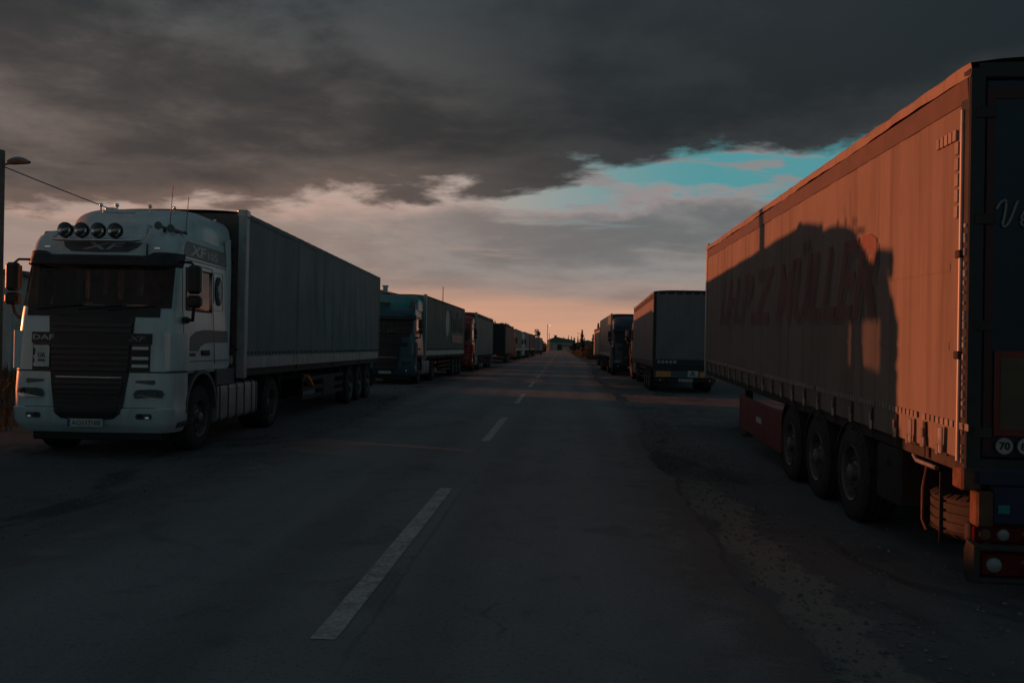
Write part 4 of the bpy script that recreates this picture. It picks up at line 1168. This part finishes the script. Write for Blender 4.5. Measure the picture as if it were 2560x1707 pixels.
# --- blue lorry with teal roof deflector
T_2 = tarp('tarp_pale_grey', (.135, .185, .182), (.085, .115, .112), .55)
tr2 = trailer('pale grey tarpaulin trailer with an oval emblem and dark lettering coupled to the blue lorry', (-7.46, 37.3, 0), -.012, 13.6,
              'trailers parked on the left of the road', 'boards', T_2, M_CHAS, M_TEAL, 'doors', M_DARKP, boards=(3.4, 6.8, 10.2), wheel_z=-.02,
              board_m=plain('pale_board', (.60, .62, .62), .5, .2, .12, 4, (.35, .34, .33), .4), detail=2,
              folds=lambda y, v, s: .010*sin(y*1.848+.2)**8+.003*sin(y*13))
ov = [(6.45+.62*cos(2*pi*i/28), 2.85+.70*sin(2*pi*i/28)) for i in range(28)]
b = MB(); b.prism(ov, 0, 1.25, 1.268); b.build('oval_emblem', M_SIGN, tr2)
text(tr2, 'lettering', plain('dark_teal_print', (.045, .06, .068), .6), 'Tarkett', (1.25, 7.6, 2.45), (0, 1, 0), (0, 0, 1), 5.2, 1.15, 0, .01, .020)
b = MB(); b.box(1.25, 1.266, 8.2, 12.6, 1.85, 2.28); b.build('printed_band', M_GREYD, tr2)
t2, pl2, fy2, fz2 = tractor('dark blue lorry cab with a wide teal roof deflector', (-7.46-.012*2.65, 34.65, 0), -.012, M_BLUE, 'wide',
                            'lorries parked on the left of the road', deflector_m=M_TEAL, visor=True, roof_h=3.88)
text(pl2, 'lettering', M_BLK, 'BG 1174 KL', (-.23, -.055, .455), (1, 0, 0), (0, 0, 1), .44, .065, 0, 0, .003)
b = MB(); b.box(-.55, .05, .40, .56, 3.40, 3.50, .01); b.build('brow_sign', M_REDL, t2)
b = MB(); b.prism([(.9, 3.0), (1.1, 3.0), (1.16, 3.3), (1.10, 3.62), (.98, 3.55), (.9, 3.3)], 1, .50, .60); b.build('side_fin', M_GREYD, t2)
for x in (-.35, .05, .2):
    b = MB(); b.lathe([(0, .03), (-.01, .02)], (x, .30, 2.24), 1, 10); b.build('dash_ornament', M_PAPER, t2)

# --- red lorry
T_3 = tarp('tarp_blue_grey', (.22, .26, .26), (.13, .145, .145), .55)
trailer('blue grey tarpaulin trailer coupled to the red lorry behind the blue one', (-7.1, 56.3, 0), .0, 13.6, 'trailers parked on the left of the road',
        'curtain', T_3, T_3, plain('red_front', (.22, .05, .05), .6), 'doors', M_DARKP, detail=1, wheel_z=-.02)
t3, pl3, _, _ = tractor('bright red lorry cab standing behind the blue grey curtain of the blue lorry', (-7.1, 53.6, 0), 0, M_RED, 'wide', 'lorries parked on the left of the road', roof_h=3.7, visor=False)
b = MB(); b.box(.30, .80, .28, .30, 2.84, 3.04, .004); b.build('sticker', M_TEAL, t3)
# --- dark trailer seen from behind
T_4 = tarp('tarp_brown_grey', (.15, .13, .12), (.07, .06, .06), .6)
tr4 = trailer('dark box trailer turned with its black rear doors towards the red lorry', (-6.85, 95.6, 0), pi, 13.6, 'trailers parked on the left of the road',
              'curtain', T_4, M_CHAS, T_4, 'doors', plain('near_black_door', (.028, .036, .040), .6), detail=1, legs=True, wheel_z=-.02)
b = MB(); b.box(.82, .98, 13.605, 13.62, 1.35, 1.95, .004); b.build('warning_plate', M_YEL, tr4)
b = MB(); b.box(-1.15, 1.15, 13.50, 13.56, .60, .66, .01); b.build('bumper_strip', M_ALU, tr4)
b = MB(); b.box(-.30, .25, 13.50, 13.53, .68, .84, .004); p4 = b.build('number_plate', M_SIGN, tr4)
# --- second red lorry
T_5 = tarp('tarp_warm_grey', (.235, .215, .20), (.13, .12, .11), .5)
trailer('warm grey tarpaulin trailer coupled to the orange red lorry', (-7.1, 106.2, 0), -.004, 13.6, 'trailers parked on the left of the road', 'boards', T_5, T_5, T_5, 'doors',
        boards=(3.4, 6.8, 10.2), detail=1, wheel_z=-.02)
tractor('orange red lorry cab standing beyond the dark box trailer', (-7.1, 103.55, 0), 0, plain('orange_red_paint', (.50, .055, .03), .4, 0, .1, 2, coat=.3), 'wide', 'lorries parked on the left of the road', roof_h=3.8, visor=False)
# --- white lorry further on
T_6 = tarp('tarp_green_grey', (.19, .25, .235), (.10, .13, .12), .5)
trailer('pale green tarpaulin trailer coupled to the far white lorry', (-6.85, 126.2, 0), -.01, 13.6, 'trailers parked on the left of the road', 'boards', T_6, T_6, M_DBLUE, 'doors', boards=(3.4, 6.8, 10.2), detail=1, wheel_z=-.02)
tractor('white lorry cab with pale roof far down the row', (-6.85, 123.55, 0), 0, plain('pale_cab_paint', (.62, .74, .74), .35, 0, .08, 2, coat=.3), 'wide', 'lorries parked on the left of the road', roof_h=3.85, visor=False)
# --- red trailer, pale box trailer
T_7 = tarp('tarp_dull_red', (.24, .085, .07), (.12, .06, .05), .5)
trailer('dull red tarpaulin trailer parked beyond the far white lorry', (-6.55, 143.5, 0), -.02, 13.6, 'trailers parked on the left of the road', 'boards', T_7, T_7, T_7, 'doors', boards=(3.4, 6.8, 10.2), detail=1, legs=True, wheel_z=-.02)
T_8 = tarp('box_pale_green', (.27, .30, .27), (.16, .17, .15), .5)
tr8 = trailer('pale grey green box trailer at the end of the left row', (-5.75, 178, 0), -.01, 12.0, 'trailers parked on the left of the road', 'curtain', T_8, T_8, T_8, 'doors', detail=1, legs=True, wheel_z=-.02, HT=3.75)

# ================================================================== RIGHT ROW
T_B = tarp('tarp_beige', (.275, .238, .218), (.165, .135, .118), .7, .75)
def folds_b(y, v, s):
    a_ = .6+.7*vn(y*.8, 31)
    d = .009*a_*sin(y*4.6+1.6*vn(y*.7, 33))*(1-.4*v) + .006*vn(y*2.6+v*.5, 35)*(1-.5*v) + .004*vn(y*6.0, 37)
    d += .014*math.exp(-(v/.05)**2)*vn(y*3.2, 39)
    return d
RB = pi-.0332
LB = 13.5
rearB = Vector((2.957, 6.19, 0)); uB = Vector((.0332, 1, 0)).normalized(); nB = Vector((cos(.0332), -sin(.0332), 0))
oB = rearB + nB*1.25 + uB*LB
M_BDOOR = plain('navy_door', (.012, .024, .045), .45, 0, .2, 2, (.03, .035, .045), .5)
trB = trailer('beige curtain side trailer with red lettering standing uncoupled beside the road', oB, RB, LB, 'trailers parked on the right of the road',
              'curtain', T_B, tarp('roof_tarp_pale', (.36, .29, .24), (.2, .15, .12), .5), T_B, 'doors', M_BDOOR, slope=.0227, dzr=-.124, wheel_z=-.068,
              axles=(LB-5.26, LB-3.95, LB-2.64), folds=folds_b, skirt=(LB-9.1, LB-5.85, plain('red_skirt', (.23, .035, .035), .55, 0, .2, 3, (.07, .03, .03), .6)),
              legs=True, valance=plain('rail_brown', (.13, .085, .07), .6, 0, .2, 3))
POST[0] = lambda p: (p[0], p[1], p[2]-.124+(LB-p[1])*.0227)
M_LRED = plain('faded_red_print', (.225, .108, .098), .8, 0, .25, 2, (.25, .20, .175), .6)
M_LSH = plain('dark_print', (.180, .158, .148), .8, 0, .25, 2, (.245, .21, .185), .65)
for body, y0, w in (('I.H.P.Z', LB-11.4, 5.1), ('MÜLLER', LB-6.15, 4.25)):
    hgt = .86 if body[0] == 'I' else 1.04
    lay(trB, 'lettering_shadow', M_LSH, body, y0+.06, 2.03, w, hgt, .34, .02, folds_b, .005)
    lay(trB, 'lettering', M_LRED, body, y0, 2.09, w, hgt, .34, .02, folds_b, .009)
# horizontal seam tapes and corner reflector blocks on the curtain
for z in (2.47, 1.86):
    z0_, z1_ = 1.04, 3.67
    b = B(); b.grid(lambda u, v: (1.245+folds_b(lerp(.3, LB-.3, u), (z-z0_)/(z1_-z0_), 1)+.004, lerp(.3, LB-.3, u), z+lerp(-.03, .03, v)), 170, 1)
    b.build('seam_tape', T_B, trB, True)
b = B()
for i in range(5): b.box(1.252, 1.266, LB-.55+.075*i, LB-.495+.075*i, 3.42, 3.50); b.box(1.252, 1.266, LB-.21, LB-.15, 3.40-.12*i-.09, 3.40-.12*i)
stuff(b.build('corner_tape', plain('worn_tape', (.35, .30, .265), .5), trB))
b = B(); b.tube([(1.262, LB-.085, 1.02), (1.262, LB-.085, 3.62)], .018, 10); b.build('tension_pole', M_GALV, trB, True)
for z in (2.55, 1.80):
    b = B(); b.box(1.255, 1.29, LB-.13, LB-.06, z-.03, z+.03, .008); b.build('pole_clamp', M_CHAS, trB)
b = B()
for i in range(26): z = 1.0+.07*i+random.uniform(-.02, .02); b.box(1.255, 1.270, LB-.03, LB-.012+random.uniform(0, .012), z, z+random.uniform(.02, .06))
stuff(b.build('chipped_tape', M_ALU, trB))
b = B(); b.box(1.14, 1.28, LB-.14, LB+.03, .82, .98, .015); b.box(1.06, 1.18, LB-.08, LB+.045, .56, .82, .015); b.build('corner_bracket', M_RUST, trB)
for y in (LB-.35, LB-.95):
    b = B(); b.box(1.27, 1.292, y-.03, y+.03, 1.03, 1.24, .008); b.box(1.285, 1.30, y-.05, y-.01, 1.02, 1.10, .005); b.build('curtain_latch', M_ALU, trB)
b = B(); b.tube([(1.15, LB-1.2, .90), (1.2, LB-1.0, .88), (1.2, LB-.6, .88)], .02, 8); b.build('step_handle', M_ALU, trB)
# rear of the beige trailer
yr = LB
M_FRED = plain('door_red_stripe', (.075, .014, .016), .5, 0, .15, 3)
b = B(); b.box(1.075, 1.13-.0, yr+.001, yr+.008, 1.10, 3.76); b.box(-1.13, 1.075, yr+.001, yr+.008, 3.68, 3.76); b.build('red_stripe', M_FRED, trB)
b = B(); b.box(.55, 1.06, yr+.012, yr+.022, 1.22, 1.84, .004); mk = b.build('marker_board', plain('marker_red', (.22, .03, .022), .45), trB)
b = B(); b.box(.60, 1.02, yr+.022, yr+.027, 1.27, 1.79); b.build('marker_field', plain('marker_yellow', (.12, .085, .05), .5), mk)
for i, sp in enumerate(('70', '80', '90')):
    cx = .985-.15*i
    b = B(); b.lathe([(.012, .066), (.018, .066)], (cx, yr, 1.15), 1, 24); dsc = b.build('speed_disc', M_REDL if False else plain('disc_rim', (.10, .06, .06), .5), trB)
    b = B(); b.lathe([(.018, .058), (.022, .058)], (cx, yr, 1.15), 1, 24); b.build('disc_face', plain('disc_grey', (.40, .42, .41), .6), dsc)
    text(dsc, 'lettering', M_BLK, sp, (cx+.037, yr+.023, 1.122), (-1, 0, 0), (0, 0, 1), .074, .058, 0, .02, .004)
b = B(); b.box(-1.2, 1.2, yr-.02, yr+.03, .86, .98, .01); b.box(-1.05, 1.05, yr-.05, yr+.01, .58, .86, .01); b.build('rear_beam', M_DBLUE, trB)
b = B(); b.box(.94, 1.02, yr+.012, yr+.02, .66, .72); b.build('sticker', M_TEAL, trB)
# script lettering on the door
def ribbon(parent, pts, wdt, mat):
    b = B(); pp = []
    P = [Vector(p) for p in pts]; n = 8; out = []
    for i in range(len(P)-1):
        p0, p1, p2, p3 = P[max(i-1, 0)], P[i], P[i+1], P[min(i+2, len(P)-1)]
        for k in range(n):
            t = k/n; out.append(.5*((2*p1)+(-p0+p2)*t+(2*p0-5*p1+4*p2-p3)*t*t+(-p0+3*p1-3*p2+p3)*t**3))
    out.append(P[-1])
    b.tube([(p.x, yr+.010, p.y) for p in out], wdt, 6); return b.build('script_letter', mat, parent)
Wt = plain('script_white', (.26, .28, .30), .5)
def X(u): return 1.25-u
ribbon(trB, [(X(.19), 2.87), (X(.22), 2.92), (X(.255), 2.93), (X(.25), 2.84), (X(.235), 2.76), (X(.255), 2.745), (X(.29), 2.80), (X(.325), 2.90), (X(.34), 2.93)], .009, Wt)
ribbon(trB, [(X(.36), 2.80), (X(.39), 2.86), (X(.42), 2.83), (X(.38), 2.80), (X(.36), 2.77), (X(.39), 2.745), (X(.43), 2.77)], .008, Wt)
ribbon(trB, [(X(.45), 2.745), (X(.47), 2.86), (X(.47), 2.84), (X(.50), 2.87), (X(.53), 2.84)], .008, Wt)
# heavy lower lamp bar
b = B(); b.box(-1.2, 1.2, yr+.02, yr+.10, .40, .44, .012); b.box(-1.2, 1.2, yr+.02, yr+.10, .17, .21, .012)
for s in (-1, 1): b.prism([(yr+.10, .17), (yr+.10, .44), (yr-.02, .46), (yr-.06, .38), (yr-.06, .22), (yr-.02, .15)], 0, s*1.20-.02, s*1.20+.02); b.box(s*.75-.04, s*.75+.04, yr-.02, yr+.03, .30, .62)
lbk = b.build('lamp_bar', M_CHAS, trB)
for s in (-1, 1):
    b = B(); b.box(s*.88-.29, s*.88+.29, yr+.03, yr+.09, .22, .39, .015); tl = b.build('tail_lamp', M_REDL, trB)
    for k, mt in ((.20, M_GALV), (-.02, M_REDL), (-.2, M_REDL)):
        b = B(); b.lathe([(0, .055), (.012, .05), (.02, .02), (.021, .002)], (s*(.88+k), yr+.09, .305), 1, 18); b.build('lens', mt, tl, True)
POST[0] = None
# spare wheel and tool box
sw = link('spare_wheel', ME_T1, trB, (.66, LB-.72, .40), (0, pi/2, 0)); link('rim', ME_R0, sw, (.02, 0, 0))
b = MB(); b.tube([(1.10, LB-1.05, .72), (1.17, LB-.95, .55), (1.19, LB-.9, .3), (1.17, LB-.86, .22)], .012, 6); b.tube([(.66, LB-.72, .4), (.66, LB-.72, .95)], .03, 8)
b.tube([(1.0, LB-.35, .62), (.98, LB-.2, .60)], .03, 8); b.build('spare_carrier', M_RUST, trB)
b = MB(); b.box(.72, 1.20, LB-1.98, LB-1.38, .30, .83, .02); tb = b.build('tool_box', M_BLACK, trB)
b = MB(); b.lathe([(0, .035), (.02, .03)], (1.20, LB-1.68, .68), 0, 12); b.build('lock', M_CHAS, tb)

# --- dark trailer with orange markers
T_R2 = tarp('tarp_dark_grey', (.24, .235, .245), (.15, .145, .15), .6)
L2 = 13.6
trR = trailer('dark grey tarpaulin trailer with two orange rear markers and an A plate', (5.25, 45.9, 0), pi-.031, L2, 'trailers parked on the right of the road', 'curtain', T_R2, T_R2, T_R2, 'tarp', M_DBLUE, detail=2, wheel_z=-.02)
for i in range(5):
    x = 1.02-.155*i
    b = MB(); b.lathe([(.004, .06), (.012, .06)], (x, L2+.004, 1.20), 1, 20); dsc = b.build('speed_disc', M_SIGN, trR)
    text(dsc, 'lettering', M_BLK, ('60', '70', '70', '80', '90')[i], (x+.035, L2+.016, 1.17), (-1, 0, 0), (0, 0, 1), .07, .055, 0, 0, .004)
b = MB(); b.box(-1.2, 1.2, L2-.05, L2-.01, .58, .86, .01); bp = b.build('lamp_panel', M_GREYD, trR)
for x0 in (.55, -1.13):
    b = MB(); b.box(x0, x0+.56, L2-.008, L2+.002, .62, .83, .02); mk = b.build('marker_board', M_YEL, trR)
    b = MB(); b.box(x0+.035, x0+.525, L2+.002, L2+.007, .65, .80, .01); b.build('marker_field', M_ORANGE, mk)
b = MB(); b.box(-.50, -.10, L2-.006, L2+.006, .62, .92, .004); ap = b.build('letter_plate', M_SIGN, trR)
text(ap, 'lettering', M_BLK, 'A', (-.19, L2+.006, .66), (-1, 0, 0), (0, 0, 1), .20, .20, 0, .01, .004)
b = MB(); b.box(-.30, .24, L2-.06, L2-.045, .44, .55, .003); npl = b.build('number_plate', M_SIGN, trR)
text(npl, 'lettering', M_BLK, 'SK 8154', (.20, L2-.045, .465), (-1, 0, 0), (0, 0, 1), .46, .065, 0, 0, .003)
tractor('charcoal lorry cab coupled ahead of the dark grey trailer', (5.25+.0, 48.55, 0), pi, M_DARKP, 'wide', 'lorries parked on the right of the road', roof_h=3.7, visor=False)
# --- dark blue lorry facing the camera
T_R3 = tarp('tarp_slate', (.14, .15, .17), (.22, .20, .19), .7, .45)
trailer('slate tarpaulin trailer with grey lower board coupled to the dark blue lorry', (4.49, 55.0, 0), .004, 13.6, 'trailers parked on the right of the road', 'boards', T_R3, T_R3, M_DBLUE, 'doors', boards=(3.4, 6.8, 10.2), detail=1, wheel_z=-.02)
t_r3, _, _, _ = tractor('dark blue lorry cab facing the dark grey trailer ahead of it', (4.49, 52.35, 0), 0, M_DBLUE, 'wide', 'lorries parked on the right of the road', roof_h=3.75)
T_R4 = tarp('box_pale_beige', (.42, .39, .35), (.28, .25, .22), .4)
trailer('pale beige box trailer behind the slate trailer', (4.95, 93.6, 0), pi, 13.6, 'trailers parked on the right of the road', 'curtain', T_R4, M_CHAS, T_R4, 'doors', detail=1, legs=True, wheel_z=-.02, HT=3.8)

# ================================================================== poles, lamps, wires
def lamp_post(label, x, y, h, r, arm, mat, lit=False, z0=-.1, group=None):
    T = thing('street_lamp', label, 'street lamp', (x, y, 0), 0, group)
    b = MB(); b.lathe([(z0, r*1.25), (h*.5, r*1.1), (h, r)], (0, 0, 0), 2, 14); b.build('post', mat, T, True)
    b = MB(); b.tube([(0, 0, h-.40), (arm*.4, 0, h-.37), (arm, 0, h-.33)], .03, 8); b.build('arm', M_GALV, T)
    # cobra head: tapered body with a bowl below
    b = MB(); hx = arm-.02
    def hf(u, v):
        a = 2*pi*u; t = v; w = .13*math.sin(pi*min(1, .18+.74*t))**.8; xx = hx+.55*t
        zt = h-.30+.04*math.sin(pi*t); return (xx, w*cos(a), zt+w*.75*max(0, sin(a))+.02*min(0, sin(a)))
    b.grid(hf, 20, 12); b.build('lamp_head', M_GALV, T, True)
    b = MB()
    def bf(u, v):
        a = pi+pi*u; t = .08+.88*v; w = .12*math.sin(pi*min(1, .18+.74*t))**.8; return (hx+.55*t, w*cos(a), h-.302+.04*math.sin(pi*t)+w*.8*sin(a))
    b.grid(bf, 12, 12); b.build('bowl', emit('lamp_lit', (1, .80, .58), 2.5) if lit else M_LAMPG, T, True)
    return T
lamp_post('dark concrete pole with a small street lamp beside the white lorry', -14.22, 19.75, 6.36, .17, .32, M_CONC)
lamp_post('slender street lamp with its light on at the far left road edge', -4.5, 262, 9.0, .10, .5, M_GALV, True)
lamp_post('short street lamp behind the lit lamp by the hall', -6.4, 430, 9.0, .14, -1.6, M_GALV)
lamp_post('thin street lamp beside the pointed conifer', 5.75, 240, 6.2, .07, -1.2, M_GALV)
P0, P1 = Vector((-14.05, 19.75, 5.95)), Vector((-14.8, 54, 6.0))
b = MB(); path = []
for i in range(41):
    t = i/40; p = P0.lerp(P1, t); p.z -= .85*4*t*(1-t)*.5; path.append(p)
b.tube(path, .014, 6); tag(b.build('overhead_cable', M_BLACK), 'black overhead cable running from the concrete pole', 'cable')
T = thing('utility_pole', 'plain concrete pole carrying the overhead cable behind the lorries', 'pole', (-14.8, 54, 0))
b = MB(); b.lathe([(-.1, .15), (6.4, .11)], (0, 0, 0), 2, 12); b.build('post', M_CONC, T, True)
b = MB(); b.box(-.35, .35, -.04, .04, 6.05, 6.13); b.build('crossarm', M_GALV, T)
T = thing('radio_mast', 'thin pale mast rising above the blue lorry', 'mast', (-13.9, 95, 0))
b = MB(); b.lathe([(-.1, .09), (5, .075), (8.5, .05)], (0, 0, 0), 2, 10); b.build('pole', plain('mast_pale', (.7, .62, .55), .5), T, True)
b = MB(); b.box(-.15, .15, -.15, .15, -.1, .06); b.build('base_plate', M_CONC, T)

# ================================================================== buildings
def house(label, x0, x1, y0, y1, hw, hr, wall, roofm, ridge='y', chim=None, openings=(), name='house', cat='house', ridge_x=None):
    T = thing(name, label, cat, ((x0+x1)/2, y0, 0))
    cx = (x0+x1)/2; a, c = x0-cx, x1-cx; D = y1-y0; rx = 0 if ridge_x is None else ridge_x-cx
    b = MB(); b.prism([(a, -.2), (c, -.2), (c, hw), (rx, hr-.12), (a, hw)], 1, 0, D); b.build('wall', wall, T)
    b = MB(); o = .35
    sl = (hr-hw)/(c-rx); sr = (hr-hw)/(rx-a)
    b.prism([(c+o, hw-sl*o+.0), (rx, hr), (a-o, hw-sr*o), (a-o, hw-sr*o+.14), (rx, hr+.16), (c+o, hw-sl*o+.14)], 1, -o, D+o); rf = b.build('roof', roofm, T)
    if chim:
        b = MB(); X_, Y_, z_, w_ = chim; b.box(X_-cx-w_, X_-cx+w_, Y_-y0-w_, Y_-y0+w_, hw, z_); b.box(X_-cx-w_-.06, X_-cx+w_+.06, Y_-y0-w_-.06, Y_-y0+w_+.06, z_-.12, z_); b.build('chimney', plain('chimney_render', (.45, .55, .55), .8), rf)
    for (n_, ax, az, bx, bz, mt) in openings:
        b = MB(); b.box(ax-cx, bx-cx, -.06, .02, az, bz, .01); w_ = b.build(n_, mt, T)
        if n_ == 'window':
            b = MB(); b.box(ax-cx-.06, bx-cx+.06, -.09, -.055, az-.08, az, .005); b.build('sill', M_CONC, w_)
            b = MB(); b.box((ax+bx)/2-cx-.03, (ax+bx)/2-cx+.03, -.08, -.058, az, bz); b.build('frame', M_SIGN, w_)
    return T
M_PWALL = plain('pale_render', (.52, .56, .56), .85, 0, .12, 2, (.35, .36, .35), .4)
M_TROOF = plain('pale_sheet_roof', (.42, .50, .49), .6, .1, .15, 2)
M_PANE = plain('dark_pane', (.03, .035, .04), .1)
house('pale roofed house with a square chimney behind the blue lorry', -24.5, -12.5, 68, 80, 5.5, 6.6, M_PWALL, M_TROOF, chim=(-15.25, 70, 6.75, .17), ridge_x=-17.5,
      openings=(('window', -22.5, 1.2, -21, 2.6, M_PANE), ('window', -19, 1.2, -17.5, 2.6, M_PANE), ('door', -16.2, 0, -15.1, 2.2, M_DARKP)))
house('long pale shed with a dark lower wall behind the white lorry', -42, -20.2, 29, 34.5, 4.0, 4.3, M_PWALL, M_CONC, name='shed', cat='shed',
      openings=(('door', -27.5, 0, -20.6, 3.0, M_DARKP), ('door', -36, 0, -29, 3.0, M_DARKP)))
M_GREEN = plain('green_cladding', (.10, .22, .185), .6, .1, .15, .5, (.07, .14, .12), .5)
M_PW2 = plain('hall_wall', (.42, .36, .31), .85, 0, .15, .6, (.28, .24, .21), .4)
H1 = house('green gabled hall with dark gates at the end of the road', -8.6, 8.2, 512, 560, 6.2, 8.2, M_GREEN, plain('hall_roof', (.06, .07, .07), .7), name='hall', cat='building', ridge_x=-3.6,
      openings=(('lower_wall', -8.5, -.1, 8.1, 4.6, M_PW2),))
for (n_, ax, az, bx, bz, mt) in (('gate', -2.6, 0, .2, 3.7, M_DARKP), ('gate', .9, 0, 4.6, 2.6, M_SIGN), ('gate', 5.4, 0, 7.2, 2.8, M_DARKP), ('gate', -5.2, .6, -2.7, 3.7, M_ALUB)):
    b = MB(); b.box(ax+.2, bx+.2, -.14, -.07, az, bz, .02); b.build(n_, mt, H1)
b = MB(); b.prism([(0.6, 3.0), (3.5, 2.75), (8.8, 3.1), (8.8, 3.4), (4.2, 3.1), (.6, 3.3)], 1, -2.6, -.06); b.build('canopy', plain('canopy_grey', (.25, .21, .19), .8), H1)
b = MB(); b.box(-4.4, -2.8, 2, 5, 7.6, 9.1, .05); b.box(-4.7, -2.5, 1.8, 5.2, 9.1, 9.35); b.build('roof_vent', M_CONC, H1)
house('low green roofed hall behind the conifers', 8.9, 24, 520, 560, 4.8, 6.6, M_GREEN, plain('hall_roof2', (.10, .17, .15), .7), name='hall', cat='building',
      openings=(('door', 10, 0, 13, 3.2, M_DARKP),))
house('small dark kiosk with a white sign board at the far left road edge', -7.6, -5.2, 300, 304, 2.6, 3.0, M_DARKP, M_RUST, name='kiosk', cat='kiosk',
      openings=(('sign_board', -7.3, 2.15, -5.5, 2.55, M_SIGN), ('window', -7.1, 1.0, -5.8, 1.9, M_PANE)))

# ================================================================== trees
def leaf_cloud(m, centres, n, size, R_, squash=.8):
    for _ in range(n):
        c, r = R_.choice(centres)
        while True:
            d = Vector((R_.uniform(-1, 1), R_.uniform(-1, 1), R_.uniform(-1, 1)))
            if .15 < d.length < 1: break
        p = Vector(c) + Vector((d.x*r, d.y*r, d.z*r*squash))
        a = Vector((R_.gauss(0, 1), R_.gauss(0, 1), R_.gauss(0, 1))).normalized(); b_ = a.orthogonal().normalized()
        s = size*R_.uniform(.5, 1.4)
        m.add([p-a*s, p+b_*s*.5, p+a*s, p-b_*s*.5], [(0, 1, 2, 3)])
def broadleaf(label, x, y, h, r, mat, seed, n=1400, name='tree', group=None, size=.16):
    R_ = random.Random(seed); z0 = ground_z(x, y) if abs(x) < 40 else -.03
    T = thing(name, label, 'tree', (x, y, z0), 0, group)
    b = MB(); b.tube([(0, 0, -.1), (.05, 0, h*.3), (-.05, .05, h*.6)], .03*h*.6+.03, 8, .03); cs = []
    for k in range(11):
        a = R_.uniform(0, 6.28); zz_ = h*R_.uniform(.38, .9); rr_ = r*R_.uniform(.25, .85)*(1.15-abs(zz_/h-.6))
        p = (rr_*cos(a), rr_*sin(a), zz_); b.tube([(0, 0, zz_*.6), (p[0]*.5, p[1]*.5, zz_*.85), p], .03, 5, .008); cs.append((p, r*R_.uniform(.28, .5)))
    b.build('trunk', M_BARK, T, True)
    m = MB(); leaf_cloud(m, cs, n, size, R_); m.build('crown', mat, T)
    return T
def conifer(label, x, y, h, r, seed, n=1800, group=None, lean=0):
    R_ = random.Random(seed); z0 = ground_z(x, y) if abs(x) < 40 else -.03
    T = thing('conifer', label, 'conifer', (x, y, z0), 0, group)
    b = MB(); b.tube([(0, 0, -.1), (0, 0, h*.5), (lean, 0, h)], .022*h, 8, .01); b.build('trunk', M_BARK, T, True)
    m = MB()
    for _ in range(n):
        t = R_.random()**.8; z = h*(.06+.94*t); ring = r*(1-t)*(0.75+.35*sin(t*34+R_.random()))+.05
        a = R_.uniform(0, 6.28); q = ring*R_.uniform(.25, 1.08)
        p = Vector((lean*t+q*cos(a), q*sin(a), z-.25*q)); s = R_.uniform(.10, .22)*(.7+.06*h)
        d = Vector((cos(a), sin(a), -.35+R_.gauss(0, .2))).normalized(); e = d.cross(Vector((0, 0, 1))).normalized()
        m.add([p-d*s, p+e*s*.45, p+d*s, p-e*s*.45+Vector((0, 0, -.1*s))], [(0, 1, 2, 3)])
    m.build('crown', M_NEEDLE, T)
    return T
conifer('pointed dark conifer standing above the bushes right of the road', 5.1, 205, 6.2, 1.7, 21, 2600)
conifer('short bushy conifer left of the pointed one', 3.6, 232, 4.6, 1.7, 22, 1900)
conifer('tall dark conifer beside the pale beige trailer', 7.3, 165, 6.4, 1.6, 23, 2200)
conifer('dark conifer rising behind the pale beige trailer', 8.9, 150, 6.8, 1.7, 24, 2200)
conifer('lower conifer between the tall pair and the pointed one', 7.2, 188, 4.6, 1.5, 25, 1500)
broadleaf('loose dark tree rising behind the pale box trailer', -7.4, 236, 7.0, 1.9, M_LEAF, 31, 1500)
broadleaf('leafy tree top showing over the dark box trailer', -9.6, 112, 5.6, 2.2, M_LEAF, 32, 1500)
broadleaf('small tree beside the far pale box trailer', -5.4, 214, 3.6, 1.1, M_DRY, 33, 900)
for i in range(9):
    R_ = random.Random(40+i); yb_ = 128+10.5*i+R_.uniform(-3, 3)
    lab = ('rusty brown bush in the grass beside the pale beige trailer', 'dark green bush in the verge below the tall conifers')[i % 2]
    broadleaf(lab, 5.6+1.5*R_.random()+.02*i*4, yb_, R_.uniform(1.3, 2.3), R_.uniform(1.0, 1.7), (M_DRY, M_LEAF)[i % 2], 50+i, 520, 'bush', ('rusty verge bushes', 'green verge bushes')[i % 2], .13)
for i in range(5):
    broadleaf('brown bush at the left road edge by the far lamp', -6.3-.5*(i % 2), 214+17*i, 2.2+.3*(i % 3), 1.3, M_DRY, 70+i, 420, 'bush', 'brown bushes by the far lamp', .14)
for i, (x, h) in enumerate(((2, 11), (6.5, 12.5), (9.5, 12), (16, 13), (22, 11), (-22, 12), (-30, 10), (33, 12), (41, 13))):
    R_ = random.Random(90+i); y_ = 780+R_.uniform(-20, 30)
    T = thing('poplar', 'slim distant poplar beyond the halls', 'tree', (x, y_, -.03), 0, 'distant poplars')
    b = MB(); b.tube([(0, 0, -.1), (0, 0, h*.8)], .2, 6, .05); b.build('trunk', M_BARK, T)
    m = MB(); cs = [((0, 0, h*k/10), 1.1*math.sin(pi*min(1, k/10+.15))+.25) for k in range(2, 11)]; leaf_cloud(m, cs, 260, .55, R_, 1.0); m.build('crown', M_NEEDLE, T)
R_ = random.Random(120); m = MB(); cs = []
for i in range(260): cs.append(((-900+1800*i/260+R_.uniform(-4, 4), 900+R_.uniform(-15, 15), R_.uniform(1.5, 4.5)), R_.uniform(3, 6)))
leaf_cloud(m, cs, 12000, 1.1, R_, .8)
tag(stuff(m.build('tree_line', M_NEEDLE)), 'dark distant tree line along the horizon', 'tree line')
